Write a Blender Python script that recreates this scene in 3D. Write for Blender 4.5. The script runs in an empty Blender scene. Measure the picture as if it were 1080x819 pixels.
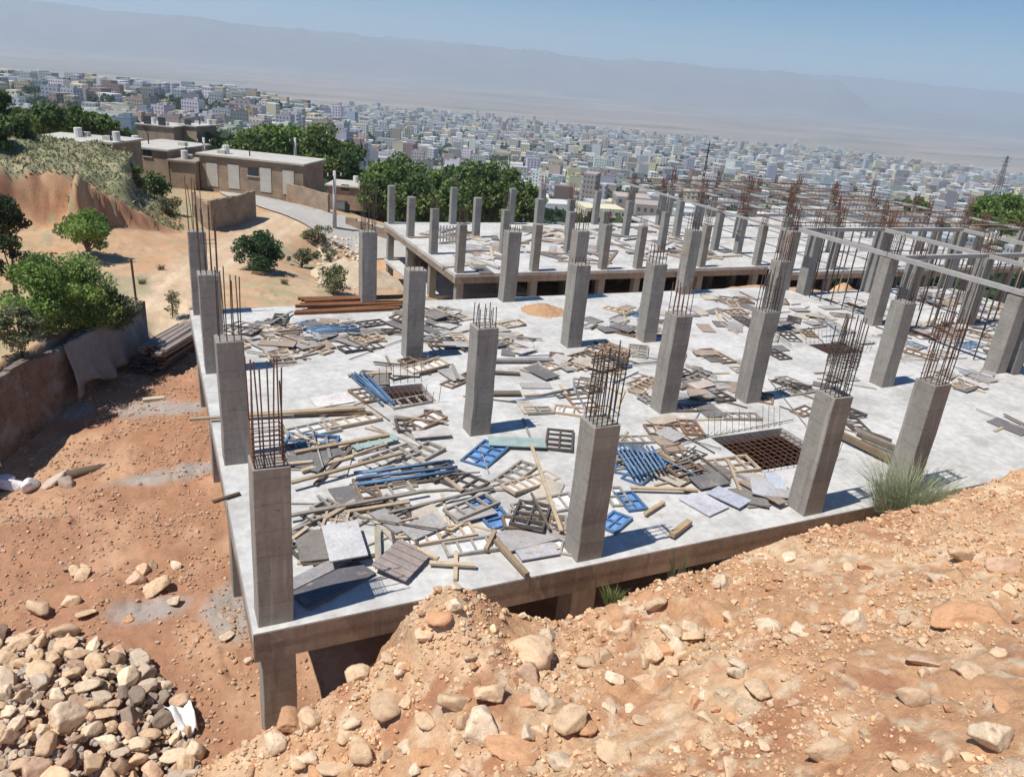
import bpy, math, random
import numpy as np
from mathutils import Vector, Matrix
random.seed(7); rng = np.random.default_rng(7)
R = math.radians
sc = bpy.context.scene
COL = sc.collection

# ------------------------------------------------------------------ camera geometry (metres, slab top = z 0)
IW, IH, FPX = 1080.0, 819.0, 804.912
CAM = np.array([-1.033, -10.938, 8.959]); PIT, ROL, YAW = R(22.211), R(5.195), R(26.185)
_F = np.array([math.sin(YAW)*math.cos(PIT), math.cos(YAW)*math.cos(PIT), -math.sin(PIT)])
_r = np.array([math.cos(YAW), -math.sin(YAW), 0.0]); _u = np.cross(_r, _F)
_R = _r*math.cos(ROL)+_u*math.sin(ROL); _U = -_r*math.sin(ROL)+_u*math.cos(ROL)
def ray(u, v): return _F+_R*(u-IW/2)/FPX-_U*(v-IH/2)/FPX
def at(u, v, z=0.0):
    d = ray(u, v); return CAM+d*((z-CAM[2])/d[2])
def atY(u, v, y):
    d = ray(u, v); return CAM+d*((y-CAM[1])/d[1])
def proj(P):
    d = np.asarray(P, float)-CAM; z = d@_F
    z = np.where(np.abs(z) < 1e-6, 1e-6, z)
    return IW/2+FPX*(d@_R)/z, IH/2-FPX*(d@_U)/z, z
SUN = np.array([-1.45, -0.13, 3.0]); SUN /= np.linalg.norm(SUN)

# ------------------------------------------------------------------ noise
def _hash(ix, iy, s):
    h = (ix.astype(np.int64)*374761393+iy.astype(np.int64)*668265263+s*974711) & 0xffffffff
    h = ((h ^ (h >> 13))*1274126177) & 0xffffffff
    return ((h ^ (h >> 16)) & 0xffffff)/float(0xffffff)
def vn(x, y, s=0):
    x = np.asarray(x, float); y = np.asarray(y, float)
    ix = np.floor(x); iy = np.floor(y); fx = x-ix; fy = y-iy
    fx = fx*fx*(3-2*fx); fy = fy*fy*(3-2*fy)
    a = _hash(ix, iy, s); b = _hash(ix+1, iy, s); c = _hash(ix, iy+1, s); d = _hash(ix+1, iy+1, s)
    return (a*(1-fx)+b*fx)*(1-fy)+(c*(1-fx)+d*fx)*fy
def fbm(x, y, oct=4, s=0, g=0.5):
    t = 0; a = 1; n = 0
    for k in range(oct):
        t = t+a*(vn(x*2**k+13.7*k, y*2**k+7.1*k, s+k)-0.5)*2; n += a; a *= g
    return t/n
def clods(x, y, cell, s=0):
    x = x/cell; y = y/cell; ix = np.floor(x); iy = np.floor(y); o = np.zeros_like(x)
    for a in (-1, 0, 1):
        for b in (-1, 0, 1):
            jx, jy = ix+a, iy+b; cx = jx+_hash(jx, jy, s); cy = jy+_hash(jx, jy, s+7); rr = .2+.45*_hash(jx, jy, s+13)**2; th = _hash(jx, jy, s+19)*3.14
            dx, dy = x-cx, y-cy; u = dx*np.cos(th)+dy*np.sin(th); v = -dx*np.sin(th)+dy*np.cos(th); d = np.abs(u)**1.6+np.abs(v*1.4)**1.6
            o = np.maximum(o, rr*np.sqrt(np.clip(1-d/rr**1.6, 0, 1)))
    return o
def sstep(a, b, x):
    t = np.clip((x-a)/(b-a), 0, 1); return t*t*(3-2*t)

# ------------------------------------------------------------------ mesh helpers
def link(name, me, mat=None, parent=None, loc=(0, 0, 0)):
    o = bpy.data.objects.new(name, me); COL.objects.link(o); o.location = loc
    if parent is not None: o.parent = parent
    if mat is not None:
        for m in (mat if isinstance(mat, (list, tuple)) else [mat]): me.materials.append(m)
    return o
def np_mesh(name, V, F, smooth=False, col=None, uv=None):
    """F: (m,k) array"""
    V = np.asarray(V, np.float32); F = np.asarray(F, np.int32); m, k = F.shape
    me = bpy.data.meshes.new(name)
    me.vertices.add(len(V)); me.vertices.foreach_set('co', V.ravel())
    me.loops.add(m*k); me.loops.foreach_set('vertex_index', F.ravel())
    me.polygons.add(m); me.polygons.foreach_set('loop_start', np.arange(0, m*k, k, dtype=np.int32))
    try: me.polygons.foreach_set('loop_total', np.full(m, k, np.int32))
    except Exception: pass
    me.update(calc_edges=True)
    me.polygons.foreach_set('use_smooth', np.full(m, smooth, bool))
    if col is not None:
        a = me.color_attributes.new('Col', 'FLOAT_COLOR', 'POINT')
        c = np.ones((len(V), 4), np.float32); c[:, :3] = col; a.data.foreach_set('color', c.ravel())
    if uv is not None:
        l = me.uv_layers.new(name='UVMap'); l.data.foreach_set('uv', np.asarray(uv, np.float32).ravel())
    me.validate()
    return me
class MB:
    def __init__(s): s.v = []; s.f = []; s.mi = []; s.m = 0
    def add(s, V, F):
        n = len(s.v); s.v += [tuple(map(float, p)) for p in V]; s.f += [tuple(n+i for i in f) for f in F]; s.mi += [s.m]*len(F)
    def box(s, c, d, rz=0, M=None):
        x, y, z = d[0]/2, d[1]/2, d[2]/2
        P = [(-x,-y,-z),(x,-y,-z),(x,y,-z),(-x,y,-z),(-x,-y,z),(x,-y,z),(x,y,z),(-x,y,z)]
        if M is None: M = Matrix.Rotation(rz, 3, 'Z')
        s.add([M@Vector(p)+Vector(c) for p in P], [(0,3,2,1),(4,5,6,7),(0,1,5,4),(1,2,6,5),(2,3,7,6),(3,0,4,7)])
    def bb(s, a, b):   # box from min corner to max corner
        s.box([(a[i]+b[i])/2 for i in range(3)], [b[i]-a[i] for i in range(3)])
    def bar(s, a, b, w, h=None):
        a = Vector(a); b = Vector(b); h = h or w; d = b-a; L = d.length; d.normalize()
        up = Vector((0, 0, 1)) if abs(d.z) < .95 else Vector((0, 1, 0))
        x = d; y = up.cross(x).normalized(); z = x.cross(y)
        M = Matrix((x, y, z)).transposed()
        s.box((a+b)/2, (L, w, h), M=M)
    def tube(s, pts, r, n=6):
        pts = [Vector(p) for p in pts]; V = []; F = []
        rr = r if isinstance(r, (list, tuple)) else [r]*len(pts)
        for i, p in enumerate(pts):
            d = (pts[min(i+1, len(pts)-1)]-pts[max(i-1, 0)]).normalized()
            up = Vector((0, 0, 1)) if abs(d.z) < .9 else Vector((1, 0, 0))
            a = up.cross(d).normalized(); b = d.cross(a)
            for k in range(n):
                t = 2*math.pi*k/n; V.append(p+a*math.cos(t)*rr[i]+b*math.sin(t)*rr[i])
        for i in range(len(pts)-1):
            for k in range(n):
                F.append((i*n+k, i*n+(k+1) % n, (i+1)*n+(k+1) % n, (i+1)*n+k))
        F.append(tuple(reversed(range(n)))); F.append(tuple((len(pts)-1)*n+k for k in range(n)))
        s.add(V, F)
    def prism(s, poly, z0, z1):
        n = len(poly); V = [(p[0], p[1], z0) for p in poly]+[(p[0], p[1], z1) for p in poly]
        s.add(V, [tuple(reversed(range(n))), tuple(range(n, 2*n))]+[(i, (i+1) % n, n+(i+1) % n, n+i) for i in range(n)])
    def mesh(s, name, smooth=False, off=(0, 0, 0)):
        me = bpy.data.meshes.new(name)
        me.from_pydata([(p[0]-off[0], p[1]-off[1], p[2]-off[2]) for p in s.v], [], s.f)
        me.update()
        if any(s.mi): me.polygons.foreach_set('material_index', s.mi)
        if smooth: me.polygons.foreach_set('use_smooth', [True]*len(me.polygons))
        return me
    def build(s, name, mat, parent=None, smooth=False, loc=None, off=None):
        """coordinates given in world space; off = world position of the parent"""
        if parent is not None:
            w = off if off is not None else (0, 0, 0)
            p = parent
            if off is None:
                w = Vector((0, 0, 0))
                while p is not None: w = w+p.location; p = p.parent
            return link(name, s.mesh(name, smooth, w), mat, parent)
        loc = loc if loc is not None else (0, 0, 0)
        return link(name, s.mesh(name, smooth, loc), mat, None, loc)

TH = []
def tag(o, label, cat, group=None, kind=None):
    o['label'] = label; o['category'] = cat
    if group: o['group'] = group
    if kind: o['kind'] = kind
    TH.append(o); return o
def empty(name, loc, label, cat, group=None, rz=0):
    o = bpy.data.objects.new(name, None); COL.objects.link(o); o.location = loc; o.rotation_euler = (0, 0, rz)
    o.empty_display_size = .2
    return tag(o, label, cat, group)
def struct(o, kind='structure'): o['kind'] = kind; return o
def child_copy(src, parent, loc=None):
    c = src.copy(); COL.objects.link(c); c.parent = parent
    if loc is not None: c.location = loc
    return c

# ------------------------------------------------------------------ materials
def newmat(name):
    m = bpy.data.materials.new(name); m.use_nodes = True; nt = m.node_tree
    return m, nt, nt.nodes['Principled BSDF']
def N(nt, t, **k):
    n = nt.nodes.new(t)
    for a, b in k.items():
        if a in n.inputs: n.inputs[a].default_value = b
        else: setattr(n, a, b)
    return n
def c4(c): return (c[0], c[1], c[2], 1)
def mat(name, base, var=0.25, scale=3.0, rough=.85, bump=.3, bscale=None, dark=None, attr=None, tint=False, detail=6, metal=0, space='Object', bdist=.02, spots=None, scale_z=1):
    m, nt, bs = newmat(name); L = nt.links.new
    tc = N(nt, 'ShaderNodeTexCoord')
    src = tc.outputs['Object'] if space == 'Object' else N(nt, 'ShaderNodeNewGeometry').outputs['Position']
    mp = N(nt, 'ShaderNodeMapping'); mp.inputs['Scale'].default_value = (1, 1, scale_z); L(src, mp.inputs['Vector'])
    oi = N(nt, 'ShaderNodeObjectInfo')
    ad = N(nt, 'ShaderNodeVectorMath', operation='ADD'); L(mp.outputs[0], ad.inputs[0])
    if space == 'Object':
        mu = N(nt, 'ShaderNodeMath', operation='MULTIPLY'); mu.inputs[1].default_value = 37.0; L(oi.outputs['Random'], mu.inputs[0]); L(mu.outputs[0], ad.inputs[1])
    n1 = N(nt, 'ShaderNodeTexNoise', Scale=scale, Detail=detail, Roughness=.6); L(ad.outputs[0], n1.inputs['Vector'])
    n2 = N(nt, 'ShaderNodeTexNoise', Scale=scale*7.3, Detail=4, Roughness=.65); L(ad.outputs[0], n2.inputs['Vector'])
    mx = N(nt, 'ShaderNodeMath', operation='ADD'); L(n1.outputs[0], mx.inputs[0]); L(n2.outputs[0], mx.inputs[1])
    mr = N(nt, 'ShaderNodeMapRange'); mr.inputs['From Min'].default_value = .65; mr.inputs['From Max'].default_value = 1.35
    L(mx.outputs[0], mr.inputs['Value'])
    cr = N(nt, 'ShaderNodeMix', data_type='RGBA'); L(mr.outputs[0], cr.inputs[0])
    d = dark or [c*(1-var) for c in base]
    A, B = cr.inputs[6], cr.inputs[7]
    A.default_value = c4(d); B.default_value = c4([min(c*(1+var), .92) for c in base])
    out = cr.outputs[2]
    if attr:
        at_ = N(nt, 'ShaderNodeAttribute', attribute_name=attr)
        m2 = N(nt, 'ShaderNodeMix', data_type='RGBA', blend_type='MULTIPLY'); m2.inputs[0].default_value = 1
        A.default_value = c4([1-var]*3); B.default_value = c4([1+var]*3)
        L(out, m2.inputs[6]); L(at_.outputs['Color'], m2.inputs[7]); out = m2.outputs[2]
    if tint:
        m2 = N(nt, 'ShaderNodeMix', data_type='RGBA', blend_type='MULTIPLY'); m2.inputs[0].default_value = 1
        L(out, m2.inputs[6]); L(oi.outputs['Color'], m2.inputs[7]); out = m2.outputs[2]
    if spots:
        n3 = N(nt, 'ShaderNodeTexNoise', Scale=spots[0], Detail=8, Roughness=.7); L(ad.outputs[0], n3.inputs['Vector'])
        mr3 = N(nt, 'ShaderNodeMapRange'); mr3.inputs['From Min'].default_value = spots[1]; mr3.inputs['From Max'].default_value = spots[1]+.12
        L(n3.outputs[0], mr3.inputs['Value'])
        m3 = N(nt, 'ShaderNodeMix', data_type='RGBA'); L(mr3.outputs[0], m3.inputs[0]); L(out, m3.inputs[6]); m3.inputs[7].default_value = c4(spots[2]); out = m3.outputs[2]
    L(out, bs.inputs['Base Color']); bs.inputs['Roughness'].default_value = rough; bs.inputs['Metallic'].default_value = metal
    bs.inputs['Specular IOR Level'].default_value = .25
    if bump:
        bp = N(nt, 'ShaderNodeBump', Strength=bump, Distance=bdist)
        n4 = N(nt, 'ShaderNodeTexNoise', Scale=bscale or scale*12, Detail=6, Roughness=.7); L(ad.outputs[0], n4.inputs['Vector'])
        L(n4.outputs[0], bp.inputs['Height']); L(bp.outputs[0], bs.inputs['Normal'])
    return m

M = {}
M['ground'] = mat('ground_soil', (1,1,1), .2, .9, .95, .6, 9, attr='Col', space='World', bdist=.06)
M['bank'] = mat('bank_soil', (1,1,1), .26, 1.6, .95, .9, 22, attr='Col', space='World', bdist=.05)
M['rock'] = mat('rock', (.52,.40,.30), .28, 2.2, .9, .5, 14, tint=True, bdist=.03, spots=(3.2,.56,(.40,.22,.13)))
M['stone'] = mat('small_stone', (1,1,1), .2, 4, .92, .3, attr='Col', space='World')
M['slab'] = mat('slab_concrete', (.50,.49,.47), .3, .5, .8, .25, 14, space='World', spots=(.8,.6,(.52,.50,.46)), bdist=.01)
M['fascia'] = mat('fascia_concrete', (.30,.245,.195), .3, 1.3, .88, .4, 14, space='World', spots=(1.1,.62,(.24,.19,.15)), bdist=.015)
def overlay(m, scale, lo, hi, col, fac, seed=0.0, detail=8):
    nt = m.node_tree; L = nt.links.new; bs = nt.nodes['Principled BSDF']; src = bs.inputs['Base Color'].links[0].from_socket
    g = N(nt, 'ShaderNodeNewGeometry'); ad = N(nt, 'ShaderNodeVectorMath', operation='ADD'); L(g.outputs['Position'], ad.inputs[0]); ad.inputs[1].default_value = (seed, seed, seed)
    n = N(nt, 'ShaderNodeTexNoise', Scale=scale, Detail=detail, Roughness=.65); L(ad.outputs[0], n.inputs['Vector'])
    mr = N(nt, 'ShaderNodeMapRange'); mr.inputs['From Min'].default_value = lo; mr.inputs['From Max'].default_value = hi; mr.inputs['To Max'].default_value = fac; L(n.outputs[0], mr.inputs['Value'])
    mx = N(nt, 'ShaderNodeMix', data_type='RGBA'); L(mr.outputs[0], mx.inputs[0]); L(src, mx.inputs[6]); mx.inputs[7].default_value = c4(col); L(mx.outputs[2], bs.inputs['Base Color'])
overlay(M['slab'], .45, .54, .66, (.33,.31,.285), .7, 11)
overlay(M['slab'], 2.2, .58, .70, (.36,.31,.25), .6, 5)
overlay(M['slab'], 5.0, .60, .68, (.62,.61,.58), .6, 17)
def boards(m, per, lo):
    nt = m.node_tree; L = nt.links.new; bs = nt.nodes['Principled BSDF']; src = bs.inputs['Base Color'].links[0].from_socket
    g = N(nt, 'ShaderNodeNewGeometry'); sx = N(nt, 'ShaderNodeSeparateXYZ'); L(g.outputs['Position'], sx.inputs[0])
    a = N(nt, 'ShaderNodeMath', operation='ADD'); L(sx.outputs[0], a.inputs[0]); L(sx.outputs[1], a.inputs[1])
    sk = N(nt, 'ShaderNodeMath', operation='MULTIPLY_ADD'); L(sx.outputs[2], sk.inputs[0]); sk.inputs[1].default_value = .5; L(a.outputs[0], sk.inputs[2])
    d = N(nt, 'ShaderNodeMath', operation='DIVIDE'); L(sk.outputs[0], d.inputs[0]); d.inputs[1].default_value = per
    f = N(nt, 'ShaderNodeMath', operation='FLOOR'); L(d.outputs[0], f.inputs[0])
    w = N(nt, 'ShaderNodeTexWhiteNoise', noise_dimensions='1D'); L(f.outputs[0], w.inputs['W'])
    mr = N(nt, 'ShaderNodeMapRange'); mr.inputs['To Min'].default_value = lo; mr.inputs['To Max'].default_value = 1.15; L(w.outputs['Value'], mr.inputs['Value'])
    cb = N(nt, 'ShaderNodeCombineColor')
    for i in range(3): L(mr.outputs[0], cb.inputs[i])
    mm = N(nt, 'ShaderNodeMix', data_type='RGBA', blend_type='MULTIPLY'); mm.inputs[0].default_value = 1; L(src, mm.inputs[6]); L(cb.outputs[0], mm.inputs[7]); L(mm.outputs[2], bs.inputs['Base Color'])
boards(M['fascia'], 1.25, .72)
def column_mat(name, base):
    m = mat(name, base, .2, 1.2, .85, .3, 18, space='World', spots=(1.6,.6,[c*.78 for c in base]), bdist=.012)
    nt = m.node_tree; L = nt.links.new; bs = nt.nodes['Principled BSDF']
    link0 = bs.inputs['Base Color'].links[0].from_socket
    g = N(nt, 'ShaderNodeNewGeometry'); sx = N(nt, 'ShaderNodeSeparateXYZ'); L(g.outputs['Position'], sx.inputs[0])
    # pour lines left by the shutter boards every 25 cm
    nz = N(nt, 'ShaderNodeTexNoise', Scale=2.0, Detail=2); L(g.outputs['Position'], nz.inputs['Vector'])
    m0 = N(nt, 'ShaderNodeMath', operation='MULTIPLY_ADD'); L(nz.outputs[0], m0.inputs[0]); m0.inputs[1].default_value = .12; L(sx.outputs[2], m0.inputs[2])
    m1 = N(nt, 'ShaderNodeMath', operation='MULTIPLY'); L(m0.outputs[0], m1.inputs[0]); m1.inputs[1].default_value = 2.1
    m2 = N(nt, 'ShaderNodeMath', operation='FRACT'); L(m1.outputs[0], m2.inputs[0])
    m3 = N(nt, 'ShaderNodeMapRange'); m3.inputs['From Min'].default_value = 0; m3.inputs['From Max'].default_value = .09; m3.inputs['To Min'].default_value = .78
    L(m2.outputs[0], m3.inputs['Value'])
    mm = N(nt, 'ShaderNodeMix', data_type='RGBA', blend_type='MULTIPLY'); mm.inputs[0].default_value = 1
    L(link0, mm.inputs[6]); cb = N(nt, 'ShaderNodeCombineColor'); 
    for i in range(3): L(m3.outputs[0], cb.inputs[i])
    L(cb.outputs[0], mm.inputs[7]); L(mm.outputs[2], bs.inputs['Base Color'])
    return m
def streaks(m, col, fac, seed):
    nt = m.node_tree; L = nt.links.new; bs = nt.nodes['Principled BSDF']; src = bs.inputs['Base Color'].links[0].from_socket
    g = N(nt, 'ShaderNodeNewGeometry'); mp = N(nt, 'ShaderNodeMapping'); mp.inputs['Scale'].default_value = (7, 7, .55); mp.inputs['Location'].default_value = (seed, 0, 0); L(g.outputs['Position'], mp.inputs[0])
    n = N(nt, 'ShaderNodeTexNoise', Scale=1.0, Detail=5, Roughness=.6); L(mp.outputs[0], n.inputs['Vector'])
    mr = N(nt, 'ShaderNodeMapRange'); mr.inputs['From Min'].default_value = .54; mr.inputs['From Max'].default_value = .72; mr.inputs['To Max'].default_value = fac; L(n.outputs[0], mr.inputs['Value'])
    mx = N(nt, 'ShaderNodeMix', data_type='RGBA'); L(mr.outputs[0], mx.inputs[0]); L(src, mx.inputs[6]); mx.inputs[7].default_value = c4(col); L(mx.outputs[2], bs.inputs['Base Color'])
M['col'] = column_mat('column_concrete', (.285,.265,.235)); streaks(M['col'], (.42,.40,.36), .7, 0); streaks(M['col'], (.17,.15,.13), .6, 31); overlay(M['col'], 7, .63, .68, (.14,.13,.115), .8, 3)
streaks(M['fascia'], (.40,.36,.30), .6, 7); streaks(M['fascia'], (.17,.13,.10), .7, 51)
M['col2'] = column_mat('column_concrete_far', (.27,.265,.245))
M['rebar'] = mat('rebar_steel', (.11,.085,.07), .35, 8, .75, 0, metal=.3)
M['rust'] = mat('rusty_steel', (.15,.08,.055), .35, 8, .8, 0)
M['wood'] = mat('timber', (.33,.28,.225), .3, 3, .85, .3, 30, tint=True)
M['ply'] = mat('plywood', (.40,.38,.36), .3, 2.0, .8, .2, 20, tint=True, spots=(2.4,.58,(.30,.25,.21)))
M['panel'] = mat('panel_steel', (.20,.17,.14), .35, 4, .7, .2, 30, tint=True)
M['blue'] = mat('blue_paint', (.10,.165,.26), .5, 3, .6, .1, 20, tint=True, spots=(4,.62,(.25,.2,.17)))
M['teal'] = mat('teal_sheet', (.30,.38,.36), .3, 3, .7, .1)
M['brick'] = None
M['roof'] = mat('flat_roof', (.46,.44,.40), .2, .6, .9, .2, space='World')
M['plaster'] = mat('plaster', (.50,.47,.42), .2, .7, .9, .2)
M['darkmetal'] = mat('dark_metal', (.06,.055,.05), .3, 3, .6, 0)
M['bark'] = mat('bark', (.14,.10,.07), .3, 5, .95, .5)
M['cloth'] = mat('white_cloth', (.78,.78,.78), .08, 6, .9, .2)
M['tarp'] = mat('grey_tarp', (.22,.225,.23), .25, 2.5, .5, .5, 5, bdist=.1)
M['wallblock'] = mat('block_wall', (.20,.15,.12), .45, 1.6, .95, .9, 7, bdist=.09, space='World', spots=(.9,.48,(.27,.26,.25)))
M['polec'] = mat('pole_concrete', (.45,.43,.40), .15, 2, .85, 0)
M['beam'] = mat('beam_concrete', (.36,.35,.33), .15, .6, .85, .2, space='World')
M['road'] = mat('pale_road', (.40,.38,.35), .15, .25, .9, .2, space='World')
M['glass'] = mat('dark_glass', (.05,.06,.07), .2, 2, .2, 0)
M['paintwhite'] = mat('white_paint', (.7,.68,.64), .12, 2, .7, 0, tint=True)
def brick_mat():
    m, nt, bs = newmat('brick_wall'); L = nt.links.new
    tc = N(nt, 'ShaderNodeTexCoord'); mp = N(nt, 'ShaderNodeMapping'); mp.inputs['Rotation'].default_value = (R(90), 0, 0)
    L(tc.outputs['UV'], mp.inputs[0]) if False else None
    b = N(nt, 'ShaderNodeTexBrick', Scale=1.0); b.inputs['Brick Width'].default_value = .5; b.inputs['Row Height'].default_value = .2
    b.inputs['Mortar Size'].default_value = .02
    b.inputs['Color1'].default_value = c4((.34,.24,.16)); b.inputs['Color2'].default_value = c4((.27,.19,.13)); b.inputs['Mortar'].default_value = c4((.30,.25,.20))
    L(tc.outputs['UV'], b.inputs['Vector'])
    n = N(nt, 'ShaderNodeTexNoise', Scale=.8, Detail=5); L(tc.outputs['Object'], n.inputs['Vector'])
    mx = N(nt, 'ShaderNodeMix', data_type='RGBA', blend_type='MULTIPLY'); mx.inputs[0].default_value = .8
    r = N(nt, 'ShaderNodeMapRange'); r.inputs['From Min'].default_value = .3; r.inputs['From Max'].default_value = .7; r.inputs['To Min'].default_value = .7; r.inputs['To Max'].default_value = 1.25
    L(n.outputs[0], r.inputs[0]); L(b.outputs[0], mx.inputs[6]); cb = N(nt, 'ShaderNodeCombineColor')
    for i in range(3): L(r.outputs[0], cb.inputs[i])
    L(cb.outputs[0], mx.inputs[7]); L(mx.outputs[2], bs.inputs['Base Color']); bs.inputs['Roughness'].default_value = .92
    return m
M['brick'] = brick_mat()
def leaf_mat(name):
    m, nt, bs = newmat(name); L = nt.links.new
    a = N(nt, 'ShaderNodeAttribute', attribute_name='Col'); L(a.outputs['Color'], bs.inputs['Base Color']); bs.inputs['Roughness'].default_value = .6
    bs.inputs['Specular IOR Level'].default_value = .2
    tr = N(nt, 'ShaderNodeBsdfTranslucent'); L(a.outputs['Color'], tr.inputs[0])
    mx = N(nt, 'ShaderNodeMixShader'); mx.inputs[0].default_value = .3
    L(bs.outputs[0], mx.inputs[1]); L(tr.outputs[0], mx.inputs[2]); L(mx.outputs[0], nt.nodes['Material Output'].inputs[0])
    return m
M['leaf'] = leaf_mat('leaves')
def city_mat(name, tint):
    """rendered walls with rows of window openings; colour from attribute (stuff) or object colour (things)"""
    m, nt, bs = newmat(name); L = nt.links.new
    uv = N(nt, 'ShaderNodeUVMap'); sx = N(nt, 'ShaderNodeSeparateXYZ'); L(uv.outputs[0], sx.inputs[0])
    def band(sock, per, lo, hi):
        a = N(nt, 'ShaderNodeMath', operation='DIVIDE'); L(sock, a.inputs[0]); a.inputs[1].default_value = per
        b = N(nt, 'ShaderNodeMath', operation='FRACT'); L(a.outputs[0], b.inputs[0])
        c = N(nt, 'ShaderNodeMath', operation='GREATER_THAN'); L(b.outputs[0], c.inputs[0]); c.inputs[1].default_value = lo
        d = N(nt, 'ShaderNodeMath', operation='LESS_THAN'); L(b.outputs[0], d.inputs[0]); d.inputs[1].default_value = hi
        e = N(nt, 'ShaderNodeMath', operation='MULTIPLY'); L(c.outputs[0], e.inputs[0]); L(d.outputs[0], e.inputs[1]); return e.outputs[0]
    w = N(nt, 'ShaderNodeMath', operation='MULTIPLY'); L(band(sx.outputs[0], 3.4, .25, .72), w.inputs[0]); L(band(sx.outputs[1], 3.1, .3, .78), w.inputs[1])
    if tint: src = N(nt, 'ShaderNodeObjectInfo').outputs['Color']
    else: src = N(nt, 'ShaderNodeAttribute', attribute_name='Col').outputs['Color']
    mx = N(nt, 'ShaderNodeMix', data_type='RGBA'); L(w.outputs[0], mx.inputs[0]); L(src, mx.inputs[6]); mx.inputs[7].default_value = c4((.10,.11,.12))
    L(mx.outputs[2], bs.inputs['Base Color']); bs.inputs['Roughness'].default_value = .8
    return m
M['city'] = city_mat('city_wall', False); M['cityo'] = city_mat('city_wall_tinted', True)
M['cityroof'] = mat('city_roof', (.42,.41,.39), .2, .3, .9, 0, tint=True)

# ------------------------------------------------------------------ terrain
ctrl = []
def C(x, y, z): ctrl.append((x, y, z))
for x in (-9, -4, 0, 8, 16, 24): 
    for y in (-16, -4, 4, 12): C(x, y, -3.65)
for x in (-3, 4, 10): C(x, 19, -3.5)
C(16, 20, -3.6); C(22, 21, -3.4); C(27, 20, -2.6)
for y in (-16, -4, 4, 10, 16): C(33, y, -1.1 if y > 2 else -2.2); C(45, y, -1.2)
C(60, 5, -3); C(60, 20, -4); C(75, 40, -9)
C(-2, 25, -3.3); C(-4, 24, -3.2); C(-9, 20, -3.0); C(-16, 12, -2.6); C(-16, -5, -3)
def CY(u, v, Y, dz=0):
    p = atY(u, v, Y); C(p[0], p[1], p[2]+dz)
CY(190, 300, 33); CY(270, 270, 42); CY(240, 250, 50); CY(230, 228, 58); CY(220, 199, 74); CY(322, 207, 76); CY(345, 205, 80)
CY(350, 243, 58); CY(420, 256, 55); CY(330, 300, 34); CY(380, 300, 37, -.8); CY(150, 262, 44); CY(300, 235, 58)
CY(130, 250, 45); CY(60, 250, 44); CY(15, 260, 42)
CY(175, 235, 56); CY(190, 205, 70); CY(165, 190, 78)
for x in (16, 28, 40, 55): C(x, 31, -4.9); C(x, 42, -6.5); C(x, 54, -8.5)
C(10, 45, -5.2); C(-20, 40, -1.5); C(-30, 60, 0); C(-35, 20, -1.5); C(100, 60, -17); C(60, 90, -20); C(25, 100, -13); C(0, 105, -7.5); C(-30, 100, -3); C(100, 0, -10); C(0, -60, 0); C(60, -50, -4); C(-60, -20, 0); C(-60, 60, 0)
ctrl = np.array(ctrl)
def _tps(r2): return np.where(r2 > 1e-9, r2*np.log(r2+1e-12), 0)
_P = ctrl[:, :2]; _n = len(_P)
_K = _tps(((_P[:, None]-_P[None])**2).sum(-1))+np.eye(_n)*25.0
_A = np.zeros((_n+3, _n+3)); _A[:_n, :_n] = _K; _A[:_n, _n] = 1; _A[:_n, _n+1:] = _P; _A[_n, :_n] = 1; _A[_n+1:, :_n] = _P.T
_wt = np.linalg.solve(_A, np.concatenate([ctrl[:, 2], [0, 0, 0]]))
def near_h(x, y):
    x = np.asarray(x, float); y = np.asarray(y, float); sh = x.shape; x = x.ravel(); y = y.ravel(); o = np.zeros_like(x)
    for i in range(0, len(x), 20000):
        X = x[i:i+20000]; Y = y[i:i+20000]
        r2 = (X[:, None]-_P[None, :, 0])**2+(Y[:, None]-_P[None, :, 1])**2
        o[i:i+20000] = _tps(r2)@_wt[:_n]+_wt[_n]+X*_wt[_n+1]+Y*_wt[_n+2]
    return o.reshape(sh)
WALL = [(-1.9, 23.8), (-4.3, 19.2), (-6.3, 15.4), (-9.5, 9.5), (-13, 3)]     # block retaining wall, raised ground on its left
def wall_sd(x, y):
    best = np.full(np.shape(x), 1e9); sgn = np.zeros(np.shape(x))
    for (ax, ay), (bx, by) in zip(WALL[:-1], WALL[1:]):
        dx, dy = bx-ax, by-ay; L2 = dx*dx+dy*dy
        t = np.clip(((x-ax)*dx+(y-ay)*dy)/L2, 0, 1); px = x-ax-t*dx; py = y-ay-t*dy
        d = np.hypot(px, py); cr = dx*(y-ay)-dy*(x-ax)
        up = d < best; best = np.where(up, d, best); sgn = np.where(up, np.sign(cr), sgn)
    return best*sgn*-1        # positive = the raised side (left / uphill)
def bump2(x, y, cx, cy, rx, ry, rot=0):
    c, s = math.cos(rot), math.sin(rot); u = ((x-cx)*c+(y-cy)*s)/rx; v = (-(x-cx)*s+(y-cy)*c)/ry
    return np.sqrt(u*u+v*v)
def hillq(x, y):
    # distance-like measure of the left bank: front face slopes, right end is a steep cut
    q1 = bump2(x, y, -16, 60, 19, 14, R(4)); e = x+2.8+fbm(x*0, y/2.2, 3, 35)*.7
    return np.maximum(q1, .84+.2*sstep(-.1, 1.0, e)+.1*sstep(1.0, 4, e))+fbm(x/2.6, y/2.6, 4, 31)*.045
def cliff(x, y):
    # steep cut whose crest drops to the right; returns height and signed distance
    d = -(x+5)*.56+(y-46.6)*.83+fbm(x/1.8, y/1.8, 4, 39)*.9; H = 3.3*np.clip(1-(x+5.6)/6.0, 0, 1)*sstep(-6.6, -5.2, x)
    return H*(sstep(-.2, .2, d)*(.86+.3*fbm(x/1.1, y/1.1, 3, 47))+.12*sstep(-1.6, -.2, d))*sstep(24, 8, d), d
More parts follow.
